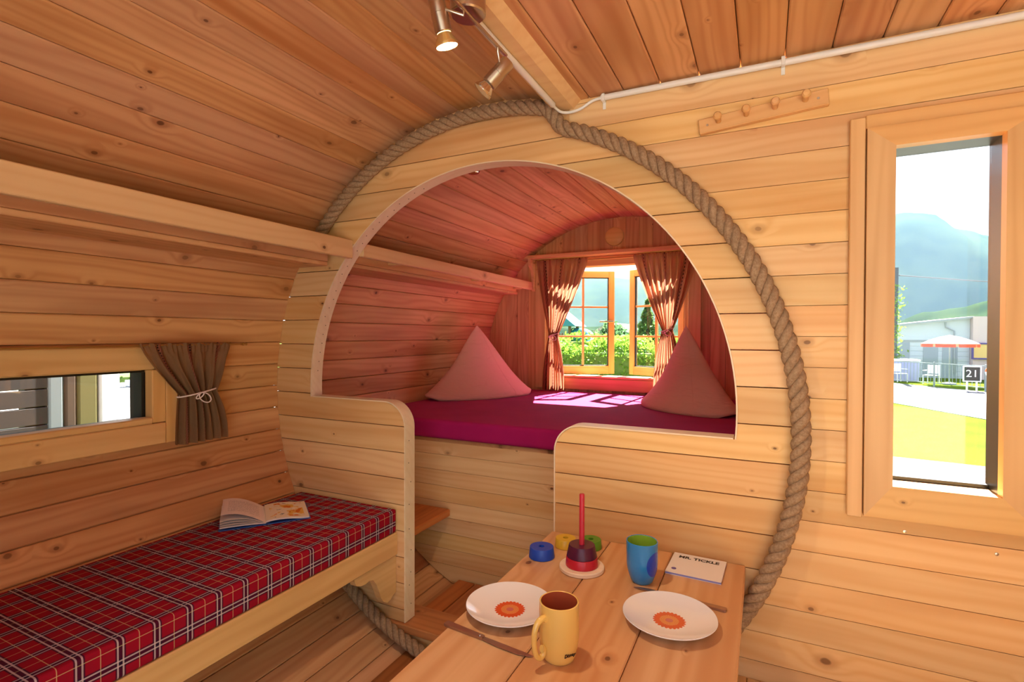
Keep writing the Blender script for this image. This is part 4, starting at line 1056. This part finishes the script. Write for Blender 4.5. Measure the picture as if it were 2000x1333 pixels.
nb = thing('notice_board', (9.9, 33.4, -1.2), 'yellow notice board in a purple frame on the building', 'sign')
board('panel', (9.43, 33.5, -1.10), (10.5, 33.56, -.42), plain('ochre_panel', S(236, 200, 130), .7), nb, 'x', 0)
PURF = plain('purple_frame', S(92, 80, 150), .6)
for lo, hi in (((9.36, 33.47, -1.17), (9.43, 33.57, -.35)), ((10.5, 33.47, -1.17), (10.57, 33.57, -.35))): board('frame', lo, hi, PURF, nb, 'z', 0)
for lo, hi in (((9.43, 33.47, -1.17), (10.5, 33.57, -1.10)), ((9.43, 33.47, -.42), (10.5, 33.57, -.35))): board('frame', lo, hi, PURF, nb, 'x', 0)

ps = thing('parasol', (7.47, 29.5, ZG), 'white garden parasol with a red valance before the building', 'parasol')
PW = fabric('parasol_white', S(246, 240, 238), S(240, 234, 232), 50., .8, .4); PRD = fabric('parasol_red', S(226, 92, 70), S(220, 84, 64), 50., .8, .4)
tubeobj('pole', [(7.47, 29.5, ZG + .08), (7.47, 29.5, .02)], .025, GREYP, ps, 10)
turned('foot', [(0, 0), (.25, 0), (.25, .06), (.05, .10), (0, .10)], (7.47, 29.5, ZG + .02), GREYP, ps, 24)
vs = [(7.47, 29.5, .04)]; fs = []
for r_, z_ in ((.4, -.06), (.75, -.19), (1.02, -.34)):
    for i in range(24): q = 2 * math.pi * i / 24; vs.append((7.47 + r_ * math.cos(q), 29.5 + r_ * math.sin(q), z_ - .025 * (1 - abs(math.cos(4 * q)))))
for i in range(24):
    k = (i + 1) % 24; fs.append((0, 1 + i, 1 + k))
    for j in range(2): fs.append((1 + j * 24 + i, 1 + (j + 1) * 24 + i, 1 + (j + 1) * 24 + k, 1 + j * 24 + k))
raw('canopy', vs, fs, PW, ps, True)
for i in range(8):
    v4 = []; 
    for k in range(5): q = 2 * math.pi * (i + .06 + .88 * k / 4) / 8; v4 += [(7.47 + 1.025 * math.cos(q), 29.5 + 1.025 * math.sin(q), -.345), (7.47 + 1.03 * math.cos(q), 29.5 + 1.03 * math.sin(q), -.50)]
    raw('valance', v4, [(2 * k, 2 * k + 1, 2 * k + 3, 2 * k + 2) for k in range(4)], PRD, ps)

fn = thing('railing', (6.8, 27.4, ZG), 'grey metal bar railing along the far side of the road', 'railing')
A = Vector((5.3, 29.4, 0)); B = Vector((9.0, 24.7, 0)); L = (B - A).length; dv = (B - A) / L
for z in (-1.18, -2.02): beam('rail', A + Z_ * z, B + Z_ * z, .03, .03, GREYP, fn, bev=0)
for k in range(int(L / .15)):
    p = A + dv * (k * .15 + .05); board('bar', (p.x - .008, p.y - .008, -2.03), (p.x + .008, p.y + .008, -1.165), GREYP, fn, 'z', 0)
for k in range(4):
    p = A + dv * (k * L / 3); board('post', (p.x - .025, p.y - .025, ZG), (p.x + .025, p.y + .025, -1.12), GREYP, fn, 'z', 0)
cbd = thing('chalkboard', (7.36, 26.3, -1.9), 'black chalkboard numbered 21 in a white frame on the railing', 'sign')
board('slate', (7.12, 26.30, -1.77), (7.61, 26.32, -1.23), plain('slate_black', S(44, 48, 52), .7), cbd, 'z', 0)
for lo, hi, g in (((7.08, 26.28, -1.81), (7.12, 26.33, -1.19), 'z'), ((7.61, 26.28, -1.81), (7.65, 26.33, -1.19), 'z'), ((7.12, 26.28, -1.81), (7.61, 26.33, -1.77), 'x'), ((7.12, 26.28, -1.23), (7.61, 26.33, -1.19), 'x')): board('frame', lo, hi, WPOST, cbd, g, 0)
lettering('chalk_number', '21', .40, WPOST, cbd, frame(X_, Z_, Vector((7.365, 26.295, -1.50))), .002)
for x in (7.2, 7.5): board('support', (x, 26.335, ZG), (x + .05, 26.38, -1.3), WPOST, cbd, 'z', 0)
lr = thing('life_ring', (7.86, 25.9, -1.6), 'orange and white life ring hanging beside the chalkboard', 'life ring')
ORG = plain('ring_orange', S(226, 110, 60), .5)
for k in range(8):
    seg = [(7.86 + .17 * math.cos(2 * math.pi * (k + t / 5) / 8), 25.9, -1.38 + .17 * math.sin(2 * math.pi * (k + t / 5) / 8)) for t in range(6)]
    tubeobj('segment', seg, .055, ORG if k % 2 else WPOST, lr, 10)
board('hook', (7.85, 25.95, -1.4), (7.87, 26.02, -1.18), GREYP, lr, 'z', 0)
bx = thing('lilac_container', (5.9, 31.0, ZG), 'lilac blue storage box behind the railing', 'container')
board('body', (5.2, 30.6, ZG), (6.62, 31.6, -1.22), plain('lilac_panel', S(150, 156, 206), .7), bx, 'x', .02); board('lid', (5.15, 30.55, -1.219), (6.67, 31.65, -1.14), WPOST, bx, 'x', .02)
def gchair(x, y, rz, label):
    c = thing('garden_chair', (x, y, ZG), label, 'chair', 'white garden chairs by the railing')
    M = Matrix.Translation((x, y, ZG)) @ Matrix.Rotation(rz, 4, 'Z')
    def bxp(nm, lo, hi):
        d = Vector(hi) - Vector(lo); link(nm, box_mesh(nm, d.x, d.y, d.z, .01, 1, WPOST), WPOST, c, M @ Matrix.Translation((Vector(lo) + Vector(hi)) / 2))
    bxp('seat', (-.24, -.24, .41), (.24, .24, .44)); bxp('backrest', (-.24, .2, .5), (.24, .24, .88))
    for sx in (-.24, .20):
        for sy in (-.24, .20): bxp('leg', (sx, sy, 0.017), (sx + .04, sy + .04, .41 if sy < 0 else .88))
        bxp('armrest', (sx, -.24, .62), (sx + .04, .2, .65))
gchair(5.72, 29.95, .4, 'white plastic garden chair beside the lilac box'); gchair(6.75, 29.2, -.6, 'white plastic garden chair under the parasol edge')
up = thing('utility_pole', (5.72, 31.8, ZG), 'dark timber utility pole overgrown with creeper', 'pole')
tubeobj('pole', [(6.0, 32.6, ZG), (6.05, 32.6, 3.5)], .11, plain('dark_pole', S(74, 84, 96), .8), up, 10)
rnd = random.Random(9); leaves('creeper', [(6.05 + rnd.gauss(0, .16), 32.5 + rnd.gauss(0, .1), -2 + 4.6 * rnd.random() ** 1.2) for _ in range(500)], .09, LEAF, up, 4)
wi = tubeobj('overhead_wire', [(6.2, 32.7, 3.1), (12, 40, 3.2), (30, 60, 6.0)], .03, plain('wire_black', S(70, 76, 84), .6)); tag(wi, 'thin overhead wire leading from the utility pole', 'wire')

# hills
def ridge(name, y, pts, depth, mat, label, seed, rough):
    rnd = random.Random(seed); vs = []; fs = []; NX, NY = 120, 26; x0, x1 = pts[0][0], pts[-1][0]
    def hgt__(x):
        for a, b in zip(pts[:-1], pts[1:]):
            if a[0] <= x <= b[0]: t = (x - a[0]) / (b[0] - a[0]); t = t * t * (3 - 2 * t); return a[1] + (b[1] - a[1]) * t
        return pts[-1][1]
    for j in range(NY + 1):
        s = j / NY; prof = math.sin(math.pi * (.5 * min(1, s / .6) if s < .6 else .5 + .5 * (s - .6) / .4))
        for i in range(NX + 1):
            x = x0 + (x1 - x0) * i / NX; nz = rough * (math.sin(.11 * x + 3.1 * s * 6 + seed) * .5 + math.sin(.31 * x - 9 * s) * .3 + rnd.uniform(-.5, .5) * .45)
            vs.append((x * (1 + .0 * s), y - depth * .6 + depth * s, ZG - 1 + (hgt__(x) - ZG + 1) * prof + nz * prof * (.35 if .5 < s < .7 else 1)))
    for j in range(NY):
        for i in range(NX): a = j * (NX + 1) + i; fs.append((a, a + 1, a + NX + 2, a + NX + 1))
    o = raw(name, vs, fs, mat, None, True); return tag(o, label, 'mountain', None, 'structure')
FOREST = grass_mat('forest_slope', S(48, 66, 52), S(70, 86, 66), .05); SNOW = speckle('snow_rock', S(240, 242, 246), S(170, 176, 190), .12); WOODS = grass_mat('woodland', S(34, 52, 38), S(52, 68, 46), .2)
ridge('mountain', 300, [(-160, 20), (-90, 34), (-20, 26), (30, 50), (55, 57), (65, 55.5), (74.5, 47), (83, 43), (92, 40), (130, 22), (180, 30)], 160, FOREST, 'hazy blue forested mountain beyond the buildings', 2, 1.6)
ridge('snow_peak', 395, [(60, 30), (105, 54), (112, 60), (119, 63), (128, 70), (150, 40), (190, 30)], 60, SNOW, 'pale snowy peak behind the mountain shoulder', 4, 2.0)
ridge('wooded_rise', 130, [(-60, 2), (10, 2.0), (24, 2.4), (29, 4.6), (34, 5.4), (39, 6.6), (60, 7), (90, 4)], 36, WOODS, 'dark wooded rise behind the service building roof', 6, 1.2)

# summer haze filling the valley
hz = bpy.data.materials.new('valley_haze'); hz.use_nodes = True; ht = hz.node_tree; ht.nodes.clear()
ho = ht.nodes.new('ShaderNodeOutputMaterial'); hv = ht.nodes.new('ShaderNodeVolumeScatter'); hv.inputs['Color'].default_value = (.34, .58, 1, 1); hv.inputs['Density'].default_value = .0006; hv.inputs['Anisotropy'].default_value = .2
ht.links.new(hv.outputs[0], ho.inputs['Volume'])
hb = board('haze', (-158, 64, ZG + .01), (198, 418, 95), hz, None, 'x', 0); tag(hb, 'thin bluish haze in the valley before the mountain', 'haze', None, 'stuff')

# ------------------------------------------------------------------ lift everything to floor height
for o in list(C.objects):
    if o.parent is None and o.type not in ('CAMERA', 'LIGHT'):
        o.location.z += H
